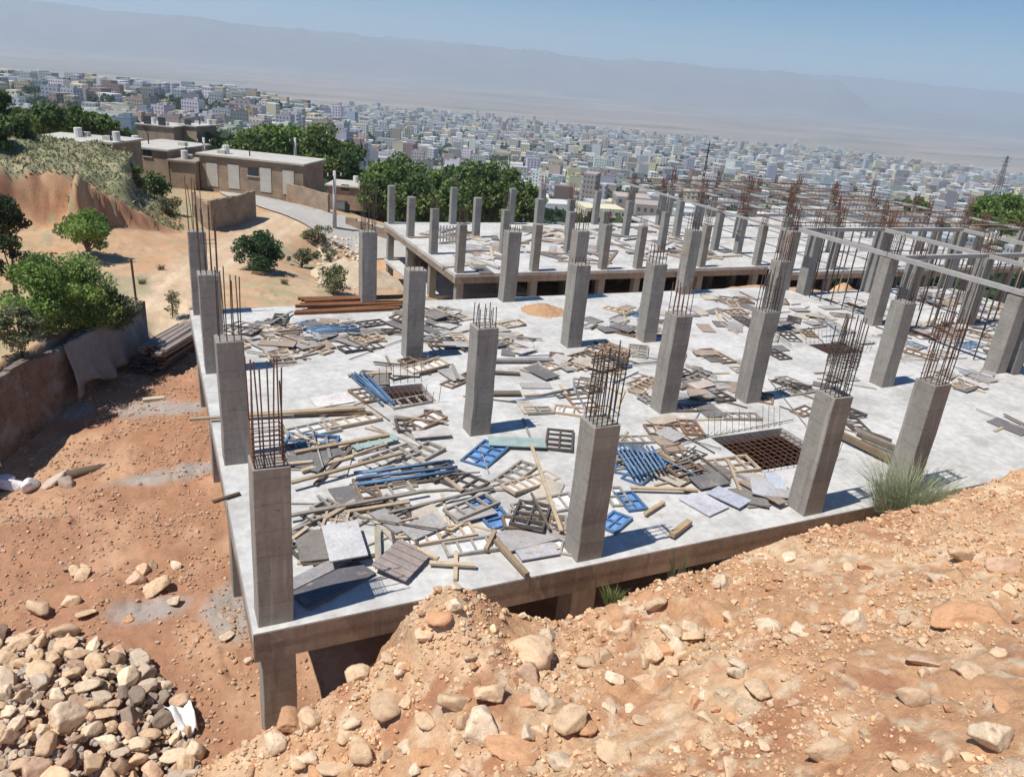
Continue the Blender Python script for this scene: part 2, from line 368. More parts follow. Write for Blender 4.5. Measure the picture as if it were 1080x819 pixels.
FZ = {'mid': [(100, -14), (200, -30), (300, -45), (600, -78), (1000, -100), (2000, -130), (3000, -148), (5000, -158), (9000, -162)],
      'left': [(100, -6), (200, -18), (300, -30), (500, -44), (700, -50), (1000, -47), (1250, -50), (1800, -110), (3000, -148), (5000, -158), (9000, -162)]}
def far_h(r, azd):
    m = np.interp(np.log(r), [math.log(a) for a, b in FZ['mid']], [b for a, b in FZ['mid']])
    l = np.interp(np.log(r), [math.log(a) for a, b in FZ['left']], [b for a, b in FZ['left']])
    w = sstep(20, 6, azd)*sstep(-80, -40, azd)
    return m*(1-w)+l*w
def terrain(x, y, mount=True):
    x = np.asarray(x, float); y = np.asarray(y, float)
    dx = x-CAM[0]; dy = y-CAM[1]; r = np.hypot(dx, dy); azd = np.degrees(np.arctan2(dx, dy))
    zn = near_h(np.clip(x, -120, 160), np.clip(y, -120, 170)); w = sstep(70, 125, r)
    zf = far_h(np.maximum(r, 80), azd)
    zf = zf+fbm(x/160, y/160, 4, 5)*6*sstep(150, 600, r)
    z = zn*(1-w)+zf*w
    # raised ground behind the retaining wall
    sd = wall_sd(x, y)
    near = sstep(29, 22, y)*sstep(-40, -12, x)*sstep(-2, 5, y)*sstep(-1.3, -2.6, x)
    z = z+(2.3)*sstep(-.05, .35, sd)*near-.5*np.exp(-bump2(x, y, -5.2, 14.6, 2.2, 3.0, -.5)**2)*(sd < 0)
    # grassy bank on the left with its cut face
    q = hillq(x, y); hA = (3.0+.9*fbm(x/1.7, y/1.7, 4, 33)*sstep(1.1, .9, q)+.9*sstep(50, 62, y))*sstep(1.04, .87, q)*sstep(82, 70, y); hB, _ = cliff(x, y); z = z+np.maximum(hA, hB)+.7*fbm(x/1.0, y/1.0, 4, 37)*sstep(1.1, 1.0, q)*sstep(.84, .9, q)
    # dirt mounds
    z = z+.9*np.exp(-bump2(x, y, 12.5, 34.5, 3.4, 2.0, .2)**2)+0.0+1.2*np.exp(-bump2(x, y, 34, 26.5, 7, 1.8)**2)
    z = z+fbm(x/2.3, y/2.3, 4, 11)*.16*sstep(150, 60, r)+fbm(x/.5, y/.5, 3, 17)*.06*sstep(60, 25, r)+(clods(x, y, .6, 41)*.16+clods(x, y, .33, 43)*.11)*sstep(75, 55, r)*np.where(y > 19, 1.3, sstep(.3, -.2, x))*(.25+.75*sstep(-.15, .3, fbm(x/2, y/2, 3, 45)))
    if mount:
        # mountain range 8.5 to 14 km away
        ridge = 1-np.abs(fbm(x/1500, y/1500, 5, 41, .55)); n2 = fbm(azd/6.0, r*0+3.3, 3, 77)
        h1 = (440+60*n2+10*fbm(azd/1.5, r*0, 2, 79))*sstep(8200, 11200, r)*sstep(13800, 11800, r)*(.70+.36*ridge**2)
        w1 = sstep(47.5, 44.5, azd+fbm(r/900, azd/8, 2, 3)*1.5)
        h2 = (560+45*fbm(azd/7, r*0+9, 3, 83)+8*fbm(azd/1.4, r*0+4, 2, 85))*sstep(11500, 14800, r)*(.8+.24*ridge**2)
        foot = 45*sstep(5600, 8600, r)*(.5+.5*fbm(x/900, y/900, 3, 51))
        z = z+h1*w1+h1*(1-w1)*.35+h2+foot
    return z

SO = dict(red=(.37,.195,.115), orange=(.45,.27,.165), sand=(.49,.33,.20), pale=(.52,.41,.30), grass=(.19,.20,.11), dry=(.32,.29,.18), grey=(.34,.33,.31), plain=(.25,.22,.19), mount=(.17,.165,.15), town=(.30,.285,.26), rustc=(.30,.12,.06))
SO = {k: np.array(v) for k, v in SO.items()}
def lerp(c, d, w): return c*(1-w[..., None])+d*w[..., None]
def ground_col(x, y, z):
    r = np.hypot(x-CAM[0], y-CAM[1])
    n = fbm(x/3, y/3, 4, 21); n2 = fbm(x/.9, y/.9, 4, 25); n3 = fbm(x/12, y/12, 4, 29)
    c = np.tile(SO['red'], (len(x), 1))*(1+.0*x[:, None])
    c = lerp(c, SO['orange'], sstep(-.05, .5, n+.5*n2))
    c = lerp(c, SO['sand'], sstep(20, 27, y+2*n)*.95)
    c = lerp(c, SO['pale'], sstep(.0, .5, n3+.3*n)*sstep(25, 32, y)*.4); c = lerp(c, SO['orange']*.95, sstep(.0, .4, n2+.5*n)*sstep(20, 27, y)*.75); c = lerp(c, SO['dry']*1.1, sstep(.25, .45, fbm(x/4, y/4, 4, 131))*sstep(22, 27, y)*.6)
    # raised ground left of the wall: dry scrub on pale soil
    c = lerp(c, SO['sand'], sstep(0, .8, wall_sd(x, y))*(y < 30)*(x < 0)*.8)
    c = lerp(c, SO['dry'], sstep(.0, .35, n2+.4*n+.1)*sstep(0, 1.5, wall_sd(x, y))*(y < 30)*(x < 0)*.7)
    # grey gravel spilled on the yard
    for (u, v, rx, ry) in ((155, 430, 1.3, .8), (190, 432, 1.0, .55), (170, 500, 1.6, .6), (75, 432, .8, .7), (165, 640, 1.0, .5), (240, 645, .7, 1.2), (215, 490, .9, .5)):
        p = at(u, v, -3.6); c = lerp(c, SO['grey'], sstep(1.25, .5, bump2(x, y, p[0], p[1], rx, ry)+n2*.5)*.75)
    # left bank: bare cut face, grass on top
    q = hillq(x, y)
    c = lerp(c, lerp(np.tile(np.array((.49,.29,.17)), (len(x), 1)), SO['red'], sstep(-.1, .3, n2)), sstep(1.12, 1.02, q)*sstep(.7, .85, q))
    c = lerp(c, lerp(np.tile(SO['dry'], (len(x), 1)), SO['grass'], sstep(-.2, .4, n)), sstep(.90, .86, q+n2*.03))
    c = lerp(c, lerp(np.tile(SO['dry'], (len(x), 1)), SO['grass'], sstep(-.3, .2, n)), sstep(60, 66, y+3*n)*sstep(4, 0, x+n*2)*.9)
    hc, dc = cliff(x, y)
    c = lerp(c, lerp(np.tile(SO['dry'], (len(x), 1)), SO['grass'], sstep(-.2, .3, n2)), sstep(.5, 1.1, dc+n2*.3)*sstep(18, 9, dc)*((x > -4.4) | (q < .9))*(x > -6.5)*(x < 2.5))
    c = lerp(c, SO['red']*.95, sstep(-1.0, -.3, dc)*sstep(1.0, .5, dc)*(hc >= 0)*(x > -6)*(x < .8))
    tp = np.array([atY(*q)[:2] for q in ((135,350,22),(165,322,28),(195,298,33),(240,266,43),(285,240,56),(325,226,64))]); bd = np.full(len(x), 1e9)
    for a, b in zip(tp[:-1], tp[1:]):
        dv = b-a; t = np.clip(((x-a[0])*dv[0]+(y-a[1])*dv[1])/(dv@dv), 0, 1); bd = np.minimum(bd, np.hypot(x-a[0]-t*dv[0], y-a[1]-t*dv[1]))
    zone = sstep(22, 27, y)*sstep(95, 80, y)
    c = lerp(c, np.array((.47,.27,.15)), zone*sstep(1.6, 3.2, bd+n)*sstep(-.3, .3, n2+.6*n)*.8*(q > 1.0))
    c = lerp(c, SO['dry'], zone*sstep(3.0, 4.5, bd+1.5*n)*sstep(.05, .35, n2+.3*n3)*.8*(q > 1.0))
    c = lerp(c, np.array((.60,.46,.32)), zone*sstep(2.6, 1.2, bd+.6*n)*(.55+.35*sstep(.35, .1, np.abs(bd-.9)))*(q > 1.0))
    # scrub patch beside the dirt road, right of the shrub
    for (cx, cy, rx, ry) in ((9.5, 43, 3.2, 2.2), (8, 50, 2.2, 3), (13, 47, 2, 3), (-3, 33, 2.0, 2.6), (11, 52, 3, 2)):
        c = lerp(c, SO['dry'], sstep(1.2, .4, bump2(x, y, cx, cy, rx, ry)+n2*.5)*.85)
    # everything beyond the lots
    far = sstep(95, 130, r)
    c = lerp(c, lerp(np.tile(SO['town'], (len(x), 1)), SO['grass'], sstep(.0, .3, fbm(x/60, y/60, 4, 61))*.75), far)
    pl = lerp(np.tile(SO['plain'], (len(x), 1)), np.array((.31,.26,.22)), sstep(-.1, .4, fbm(x/900, y/260, 4, 65)))
    pl = lerp(pl, np.array((.15,.15,.12)), sstep(.15, .4, fbm(x/700, y/200, 4, 67))*.6)
    c = lerp(c, pl, sstep(2600, 3600, r+400*fbm(x/500, y/500, 3, 69)))
    c = lerp(c, SO['mount'], sstep(7800, 9500, r)*.8)
    return np.clip(c*(1+.12*n2[:, None]), .01, .9)

def polar(name, segs, azs, m):
    rs = np.concatenate([a*(b/a)**(np.arange(int(math.log(b/a)/math.log(k))+1)/(int(math.log(b/a)/math.log(k))+1)) for a, b, k in segs]+[[segs[-1][1]]])
    A, RR = np.meshgrid(np.radians(azs), rs, indexing='ij')
    x = CAM[0]+np.sin(A)*RR; y = CAM[1]+np.cos(A)*RR; x = x.ravel(); y = y.ravel()
    z = terrain(x, y); V = np.stack([x, y, z], 1)
    na, nr = A.shape; i, j = np.meshgrid(np.arange(na), np.arange(nr-1), indexing='ij'); i2 = (i+1) % na
    F = np.stack([i*nr+j, i*nr+j+1, i2*nr+j+1, i2*nr+j], -1).reshape(-1, 4)
    me = np_mesh(name, V, F, True, ground_col(x, y, z))
    return struct(link(name, me, m))
AZ = np.concatenate([np.arange(-14, 68, .16), np.arange(68, 346, 6)])
polar('ground', [(3, 14, 1.02), (14, 80, 1.0065), (80, 7800, 1.022)], AZ, M['ground'])
polar('mountains', [(7800, 16500, 1.012)], AZ, M['ground'])

# ------------------------------------------------------------------ foreground soil bank
YC = -2.2
crest_px = [(150,850),(215,812),(250,790),(290,768),(345,737),(400,700),(428,672),(440,640),(470,620),(500,624),(540,648),(590,655),(640,640),(700,614),(740,602),(800,578),(860,560),(920,548),(1000,528),(1040,510),(1079,499),(1180,480),(1350,450)]
cp = np.array([atY(u, v, YC) for u, v in crest_px])
cxs = np.concatenate([[-9, -5.5, -3.6, -2.4], cp[:, 0]]); czs = np.concatenate([[-3.9, -3.8, -3.4, -2.7], cp[:, 2]])
def bank_h(x, y):
    zc = np.interp(x, cxs, czs)
    zs = np.interp(x+.5*fbm(x/2, y/2, 2, 3), cxs, czs)
    t = YC-y
    sm = np.interp(x, [-9, -3, 1, 6, 15, 24], [-3.8, -2.8, -.6, .75, 1.5, 2.0])       # the mound on the crest fades away behind it
    base = sm+(zc-sm)*np.exp(-np.maximum(t, 0)/1.5)
    slope = np.interp(x, [-9, -3, 2], [.12, .26, .42])
    up = base+slope*np.maximum(t, 0)
    dn = zc-1.3*np.maximum(-t, 0)
    z = np.where(t > 0, up, dn)
    d = np.hypot(x-CAM[0], y-CAM[1])
    z = z+fbm(x/1.3, y/1.3, 3, 91)*.16*sstep(0, .8, np.abs(t))+fbm(x/.45, y/.45, 3, 93)*.07+fbm(x/.13, y/.13, 3, 95)*.04
    z = z+(clods(x, y, .6, 3)*.24+clods(x, y, .3, 5)*.17+clods(x, y, .16, 9)*.10)*(.35+.65*sstep(-.25, .3, fbm(x/1.7, y/1.7, 3, 121)))
    z = z-.25*np.exp(-bump2(x, y, 5.5, -4.2, 3.0, .22, .35)**2)
    z = np.where(y > -.35, np.minimum(z, -.85-1.2*(y+.35)), z)
    return z
bx = np.concatenate([np.arange(-9, -4, .12), np.arange(-4, 17, .042), np.arange(17, 40, .15)])
by = np.concatenate([np.arange(-20, -9, .2), np.arange(-9, .6, .042)])
X, Y = np.meshgrid(bx, by, indexing='ij'); x = X.ravel(); y = Y.ravel(); z = bank_h(x, y)
nb = fbm(x/1.1, y/1.1, 4, 97); nb2 = fbm(x/.22, y/.22, 3, 99)
bc = lerp(np.tile(np.array((.545,.315,.175)), (len(x), 1)), np.array((.65,.44,.27)), sstep(-.2, .4, nb+.5*nb2))
bc = lerp(bc, np.array((.42,.20,.11)), sstep(.2, .55, fbm(x/.8, y/.8, 4, 101))*.9)
bc = lerp(bc, np.array((.70,.56,.40)), sstep(.15, .5, nb2)*.7)
ni, nj = X.shape; i, j = np.meshgrid(np.arange(ni-1), np.arange(nj-1), indexing='ij')
F = np.stack([i*nj+j, (i+1)*nj+j, (i+1)*nj+j+1, i*nj+j+1], -1).reshape(-1, 4)
struct(link('soil_bank', np_mesh('soil_bank', np.stack([x, y, z], 1), F, True, bc), M['bank']))

# ------------------------------------------------------------------ rocks
import bmesh
def ico(sub):
    bm = bmesh.new(); bmesh.ops.create_icosphere(bm, subdivisions=sub, radius=1)
    V = np.array([v.co[:] for v in bm.verts]); F = np.array([[v.index for v in f.verts] for f in bm.faces]); bm.free(); return V, F
IV, IF = ico(4); SV, SF = ico(1); SV2, SF2 = ico(2)
def rock_shape(V, seed, sharp=9, nz=.05):
    g = np.random.default_rng(seed); K = 9; n = g.normal(size=(K, 3)); n /= np.linalg.norm(n, axis=1)[:, None]; h = g.uniform(.42, .85, K)
    d = V@n.T; rad = np.where(d > .05, h/np.maximum(d, .05), 9)
    rr = (np.minimum(rad, 1.25)**-sharp).mean(1)**(-1/sharp); rr = np.minimum(rr, 1.15)
    P = V*rr[:, None]*np.array([1, g.uniform(.65, .95), g.uniform(.5, .8)])
    P = P*(1+nz*fbm(P[:, 0]*4+seed, P[:, 1]*4+P[:, 2]*3, 4, seed)[:, None]+.5*nz*fbm(P[:, 0]*13+seed, P[:, 1]*13+P[:, 2]*11, 2, seed)[:, None])
    return P/np.abs(P[:, 0]).max()
ROCKM = []
for s in range(16):
    me = np_mesh('rock', rock_shape(IV, 100+s, 40, .09), IF, True); me.materials.append(M['rock']); ROCKM.append(me)
RC = {'cream': (1.38,1.42,1.36), 'tan': (1.25,1.16,1.0), 'orange brown': (1.12,.82,.6), 'grey': (.95,1.0,1.02), 'pinkish': (1.2,1.06,.98), 'shade-darkened grey': (.55,.56,.58), 'dull brown': (.8,.72,.66)}
def rock(px, py, pz, s, colour, label, group, flat=None, rz=None, sink=.25, asp=None):
    o = bpy.data.objects.new('rock', random.choice(ROCKM)); COL.objects.link(o)
    fz = flat or random.uniform(.75, 1.1); a = asp or random.uniform(.8, 1.1)
    o.scale = (s/2, s/2*a, s/2*fz); o.location = (px, py, pz+s*.33*fz-s*sink)
    o.rotation_euler = (random.uniform(-.35, .35), random.uniform(-.35, .35), rz if rz is not None else random.uniform(0, 6.28))
    c = RC[colour]; k = random.uniform(.85, 1.12); o.color = (c[0]*k, c[1]*k, c[2]*k, 1)
    return tag(o, label, 'rock', group)
def bank_hit(u, v):
    d = ray(u, v); t = np.arange(3, 32, .04); P_ = CAM+d[None]*t[:, None]
    w_ = np.where(P_[:, 2] < bank_h(P_[:, 0], P_[:, 1]))[0]
    return P_[w_[0]] if len(w_) else None
def bankzone(u, v):
    if u < 400: return 'left end of the soil bank'
    if u < 620: return 'soil bank below the corner mound' if v > 640 else 'mound on the bank crest'
    if u < 860: return 'middle of the soil bank'
    return 'right part of the soil bank'
# (u, v, width px, colour, words, aspect)
BR = [(561,692,56,'tan','big smooth %s boulder below the mound',1.1),(556,714,26,'pinkish','flat %s stone under the big smooth boulder',.8),
      (520,735,40,'tan','long %s boulder in the middle of the rubble',1.5),(482,745,42,'tan','%s block with a dark pit in it',.9),
      (507,773,38,'cream','rounded %s boulder low in the rubble',1),(545,790,66,'orange brown','wide half buried %s slab of rock',.7),
      (604,765,46,'tan','broken %s rock leaning to the right',1),(650,797,42,'tan','blunt %s boulder near the bottom edge',1),
      (592,810,48,'cream','%s rock cut by the bottom edge',.8),(462,655,30,'orange brown','%s rock set in the mound',1),
      (444,672,26,'tan','%s rock on the left side of the mound',1.2),(480,640,22,'cream','small %s rock on the mound face',1),
      (650,717,24,'cream','bright %s stone in the middle rubble',.8),(676,722,30,'tan','%s stone right of the bright stone',1),
      (410,748,44,'tan','%s rock at the left of the rubble',.9),(290,788,26,'cream','pale upright %s stone near the column foot',1.2),
      (380,795,34,'tan','%s rock at the left bottom of the bank',1),(350,812,36,'tan','%s rock on the bottom left rubble',1),
      (450,800,36,'orange brown','%s clod on the bottom rubble',1),(430,790,24,'cream','small %s stone in the bottom rubble',1),
      (723,666,24,'cream','%s stone alone on the middle slope',.9),(778,713,26,'cream','%s stone on the middle slope',1),
      (812,662,30,'cream','pale %s flat stone halfway up the slope',.7),(902,660,26,'cream','%s stone casting a dark shadow',.8),
      (1010,655,84,'orange brown','very large flat %s slab of rock',.55),(975,698,36,'pinkish','%s block below the large slab',.9),
      (1024,710,34,'tan','rounded %s boulder below the large slab',1),(1040,785,58,'cream','big white %s boulder at the lower right',1.3),
      (865,800,62,'tan','broad %s boulder at the bottom edge',.7),(960,740,34,'tan','half buried %s stone on the right slope',.7),
      (800,730,30,'tan','%s stone half buried on the middle slope',.9),(985,612,26,'cream','%s stone high on the right slope',.7),
      (1060,600,40,'pinkish','%s rock at the right edge',.7),(1015,590,30,'tan','flat %s stone high on the right',.6),
      (770,655,20,'tan','small %s stone on the middle slope',1),(690,640,26,'tan','%s stone near the crest',1),(655,662,24,'orange brown','%s clod near the crest',1),
      (835,745,20,'pinkish','small %s stone low on the slope',.9),(745,760,22,'tan','small %s stone near the bottom',.9),(940,800,24,'tan','%s stone near the bottom edge',.9),
      (700,690,26,'orange brown','%s clod on the middle slope',.8),(615,700,24,'tan','%s stone beside the big boulder',1),(583,748,26,'tan','%s stone among the central rubble',1),
      (330,760,24,'tan','%s stone at the foot of the corner column',1),(370,765,20,'cream','small %s stone left of the rubble',1),(1000,750,22,'orange brown','%s clod on the lower right slope',.9)]
for (u, v, w, cn, words, asp) in BR:
    p = bank_hit(u, v)
    if p is None: continue
    dist = (p-CAM)@_F; s = w*dist/FPX*1.08
    rock(p[0], p[1], p[2], s, cn, words % cn, 'boulders on the soil bank', asp=min(asp, 1.2), flat=(.4 if 'slab' in words else (1.1 if 'white' in words or 'upright' in words else .9)), sink=(.08 if 'slab' in words else .16), rz=-YAW+random.uniform(-.4, .4))
for k in range(110):
    u = random.uniform(210, 1078); v = random.uniform(600, 817); p = bank_hit(u, v)
    if p is None or p[1] > YC+.4: continue
    if u > 650 and random.random() < .45: continue
    dist = (p-CAM)@_F; w = random.choice([9, 11, 13, 16, 19]); s = w*dist/FPX
    cn = random.choice(['cream', 'tan', 'tan', 'orange brown', 'pinkish']); sz = 'fist sized' if w < 14 else 'medium'
    rock(p[0], p[1], p[2], s, cn, '%s %s stone on the %s' % (sz, cn, bankzone(u, v)), 'stones on the soil bank')

for k in range(85):
    u = random.uniform(280, 760) if k < 60 else random.uniform(760, 1075); v = random.uniform(660 if k < 60 else 560, 817); p = bank_hit(u, v)
    if p is None: continue
    w = random.choice([18, 22, 26, 31]); s_ = w*((p-CAM)@_F)/FPX; cn = random.choice(['cream', 'cream', 'tan', 'tan', 'tan', 'orange brown'])
    rock(p[0], p[1], p[2], s_, cn, '%s lump of rock in the %s %s rubble of the bank' % (cn, 'upper' if v < 735 else ('middle' if v < 780 else 'lowest'), 'left' if k < 60 else 'right'), 'rubble rocks on the soil bank', sink=.2)

def scatter(name, pts, sizes, cols, m, sub=1, sink=.2, label=None):
    V0, F0 = (SV, SF) if sub == 1 else (SV2, SF2)
    n = len(pts); T = [rock_shape(V0, 500+k, 20, .05) for k in range(12)]
    nv = len(V0); out = np.zeros((n, nv, 3)); idx = rng.integers(0, 12, n)
    for k in range(12):
        sel = np.where(idx == k)[0]
        if len(sel) == 0: continue
        a = rng.uniform(0, 6.28, len(sel)); t = rng.uniform(-.6, .6, len(sel))
        V = T[k][None].repeat(len(sel), 0)
        y2 = V[..., 1]*np.cos(t)[:, None]-V[..., 2]*np.sin(t)[:, None]; z2 = V[..., 1]*np.sin(t)[:, None]+V[..., 2]*np.cos(t)[:, None]
        x2 = V[..., 0]*np.cos(a)[:, None]-y2*np.sin(a)[:, None]; y3 = V[..., 0]*np.sin(a)[:, None]+y2*np.cos(a)[:, None]
        s = sizes[sel][:, None]/2
        out[sel] = np.stack([x2*s, y3*s, z2*s], -1)+pts[sel][:, None, :]+np.array([0, 0, 1])*(sizes[sel]*(.3-sink))[:, None, None]
    F = (F0[None]+(np.arange(n)*nv)[:, None, None]).reshape(-1, 3)
    C_ = np.repeat(cols, nv, 0)
    o = link(name, np_mesh(name, out.reshape(-1, 3), F, False, C_), m)
    if label: tag(o, label, 'gravel', None, 'stuff')
    else: struct(o, 'stuff')
    return o
def stonecols(n, pal):
    c = np.array(pal)[rng.integers(0, len(pal), n)]; return np.clip(c*rng.uniform(.8, 1.2, (n, 1)), 0, .85)
n = 60000
px_ = rng.uniform(-3.5, 22, n); py_ = YC+.7-9*rng.random(n)**1.15
keep = fbm(px_/.9, py_/.9, 4, 7)*1.5+rng.uniform(-.3, .3, n) > -.12; px_ = px_[keep]; py_ = py_[keep]; n = len(px_)
sz = .022+.07*rng.random(n)**2.2+.12*(rng.random(n) > .95)*rng.random(n)
scatter('gravel', np.stack([px_, py_, bank_h(px_, py_)], 1), sz, stonecols(n, [(.60,.38,.22),(.56,.34,.19),(.62,.43,.26),(.64,.48,.32),(.48,.27,.15),(.62,.44,.28),(.58,.38,.22)]), M['stone'], 1, .14,
        'loose reddish gravel and clods covering the near soil bank')
n = 30000
px_ = rng.uniform(-8, 1.5, n); py_ = rng.uniform(-2, 24, n); keep = (wall_sd(px_, py_) < -.2) & (fbm(px_/1.2, py_/1.2, 3, 9)+rng.uniform(-.5, .5, n) > .0); px_ = px_[keep]; py_ = py_[keep]; n = len(px_)
scatter('yard_gravel', np.stack([px_, py_, terrain(px_, py_)], 1), .03+.11*rng.random(n)**3, stonecols(n, [(.48,.31,.20),(.42,.24,.145),(.52,.38,.27),(.44,.28,.18),(.46,.33,.24)]), M['stone'], 1, .14,
        'small stones scattered over the red dirt yard')
# rock pile at the lower left
def PZ(x, y):
    q = bump2(x, y, -4.3, 2.2, 3.2, 3.4, .3); return terrain(x, y)+.85*sstep(1.05, .1, q)
placed = []
def pile_pos(u, v):
    p = at(u, v, -3.3); return p[0], p[1], float(PZ(np.array([p[0]]), np.array([p[1]]))[0])
poly_pile = [(0,655),(60,655),(110,668),(160,690),(175,712),(190,735),(205,775),(215,819),(0,819)]
def inpoly(u, v, P):
    c = False
    for (x1, y1), (x2, y2) in zip(P, P[1:]+P[:1]):
        if (y1 > v) != (y2 > v) and u < (x2-x1)*(v-y1)/(y2-y1)+x1: c = not c
    return c
tries = 0
while len(placed) < 175 and tries < 9000:
    tries += 1
    u = random.uniform(-25, 215); v = random.uniform(648, 850)
    if not inpoly(max(u, 1), min(v, 818), poly_pile): continue
    s = random.choice([.34, .42, .5, .56, .64]) if tries < 1500 else random.choice([.2, .26, .32, .38])
    x, y, z = pile_pos(u, v)
    if any(math.hypot(x-a, y-b) < .36*(s+c) for a, b, c in placed): continue
    placed.append((x, y, s))
    shade_zone = math.hypot((u-155)/26, (v-745)/26) < 1  # shade over this part of the pile is put into the rock colours
    cn = random.choice(['shade-darkened grey', 'shade-darkened grey', 'grey']) if shade_zone else random.choice(['tan', 'tan', 'tan', 'grey', 'pinkish', 'cream', 'cream', 'dull brown'])
    zn = 'beside the white cloth' if math.hypot(u-190, v-750) < 45 else ('along the upper edge of the rock pile' if v < 690 else ('in the middle of the rock pile' if v < 750 else 'low in the rock pile'))
    sw = 'large' if s > .4 else ('medium' if s > .27 else 'small')
    rock(x, y, z+.06, s*1.12, cn, '%s %s rock %s' % (sw, cn, zn), 'rocks in the lower left pile', sink=.16)
pu = rng.uniform(-20, 215, 1500); pv = rng.uniform(655, 840, 1500); pp = np.array([at(a, b, -3.3) for a, b in zip(pu, pv) if inpoly(max(a, 1), min(b, 818), poly_pile)])
scatter('pile_rubble', np.stack([pp[:, 0], pp[:, 1], PZ(pp[:, 0], pp[:, 1])], 1), rng.uniform(.08, .2, len(pp)), stonecols(len(pp), [(.45,.36,.28),(.38,.34,.30),(.50,.38,.28)]), M['stone'], 2, .1, 'small broken stones filling the lower left rock pile')
for (u, v, w, cn, lab) in [(78,603,20,'tan','tan rock in the small heap on the dirt'),(88,606,22,'tan','rounded tan rock at the right of the small heap'),(90,594,14,'pinkish','small rock topping the small heap'),
    (42,642,34,'tan','flat tan slab above the rock pile'),(73,633,24,'tan','tan rock above the rock pile'),(90,646,22,'tan','low tan rock right of the flat slab'),(165,621,26,'tan','tan rock below the mid yard heap'),
    (184,636,26,'cream','pale pointed rock alone in the yard'),(143,612,18,'pinkish','rock at the left of the mid yard heap'),(160,598,16,'dull brown','brown rock in the mid yard heap'),(186,595,16,'cream','pale rock right of the mid yard heap'),
    (136,650,14,'orange brown','small orange block on the yard'),(238,672,20,'cream','pale rock near the corner column'),(243,655,14,'pinkish','small rock near the corner column'),(262,695,12,'cream','pale stone at the corner column'),
    (232,650,12,'grey','grey stone near the corner column'),(150,604,14,'tan','tan stone in the mid yard heap'),(70,596,14,'dull brown','brown stone in the small heap')]:
    p = at(u, v, -3.6); s = w*((p-CAM)@_F)/FPX
    z = float(terrain(np.array([p[0]]), np.array([p[1]]))[0]); rock(p[0], p[1], z, s, cn, lab, 'rocks lying on the yard', sink=.14)
# white cloth in the pile
x0, y0, z0 = pile_pos(192, 752)
g = 14; cv = []; 
for a in range(g):
    for b in range(g):
        s_, t_ = a/(g-1)-.5, b/(g-1)-.5
        cv.append((s_*.42*(1+.5*t_), t_*.8, .36-.5*t_*t_*2+.2*float(fbm(np.array(s_*4.), np.array(t_*3.), 3, 4))+.02*math.sin(s_*12+t_*5)))
ci = [(a*g+b, (a+1)*g+b, (a+1)*g+b+1, a*g+b+1) for a in range(g-1) for b in range(g-1)]
me = bpy.data.meshes.new('cloth'); me.from_pydata(cv, [], ci); me.polygons.foreach_set('use_smooth', [True]*len(ci)); me.materials.append(M['cloth'])
o = link('cloth', me, None, None, (x0, y0, z0)); o.rotation_euler = (0, 0, .3); md = o.modifiers.new('t', 'SOLIDIFY'); md.thickness = .012
tag(o, 'crumpled white cloth at the right edge of the rock pile', 'cloth')

# ------------------------------------------------------------------ block 1: the near slab
GX = [0, 6.15, 12.23, 15.50, 21.54, 27.68]; GY = [0, 5.91, 11.80, 17.66]; CW, CD = .585, .565
def slab_mesh(xs, ys, holes, z0, z1):
    """grid of cells with rectangular holes; one closed mesh"""
    mb = MB(); xs = sorted(set(xs)); ys = sorted(set(ys)); nx, ny = len(xs), len(ys)
    def solid(i, j):
        if i < 0 or j < 0 or i >= nx-1 or j >= ny-1: return False
        cx, cy = (xs[i]+xs[i+1])/2, (ys[j]+ys[j+1])/2
        return not any(a < cx < c and b < cy < d for a, b, c, d in holes)
    V = [(x, y, z) for z in (z0, z1) for x in xs for y in ys]; n = nx*ny; F = []
    for i in range(nx-1):
        for j in range(ny-1):
            if not solid(i, j): continue
            a, b, c, d = i*ny+j, (i+1)*ny+j, (i+1)*ny+j+1, i*ny+j+1
            F.append((a+n, b+n, c+n, d+n)); F.append((d, c, b, a))
            if not solid(i, j-1): F.append((a, b, b+n, a+n))
            if not solid(i+1, j): F.append((b, c, c+n, b+n))
            if not solid(i, j+1): F.append((c, d, d+n, c+n))
            if not solid(i-1, j): F.append((d, a, a+n, d+n))
    mb.add(V, F); return mb
def cage_mb(x, y, z0, h, w, d, nx=4, ny=3, r=.011, ties=None, lean=0, jit=.03, seed=0, tie_r=.006):
    g = random.Random(seed); mb = MB(); cs = []
    for i in range(nx):
        for j in range(ny):
            if 0 < i < nx-1 and 0 < j < ny-1: continue
            cs.append((x+.07+(w-.14)*i/(nx-1), y+.07+(d-.14)*j/(ny-1)))
    for (a, b) in cs:
        hh = h*g.uniform(.82, 1.05); lx, ly = g.gauss(lean, jit), g.gauss(0, jit)
        mb.tube([(a, b, z0-.15), (a+lx*.35*hh, b+ly*.35*hh, z0+hh*.5), (a+lx*hh, b+ly*hh, z0+hh)], r, 5)
    for tz in (ties or []):
        q = [(x+.05+lean*tz*.8, y+.05), (x+w-.05+lean*tz*.8, y+.05), (x+w-.05+lean*tz*.8, y+d-.05), (x+.05+lean*tz*.8, y+d-.05)]
        for k in range(4):
            a, b = q[k], q[(k+1) % 4]; mb.bar((a[0], a[1], z0+tz+g.uniform(-.01, .01)), (b[0], b[1], z0+tz+g.uniform(-.01, .01)), tie_r*2)
    return mb
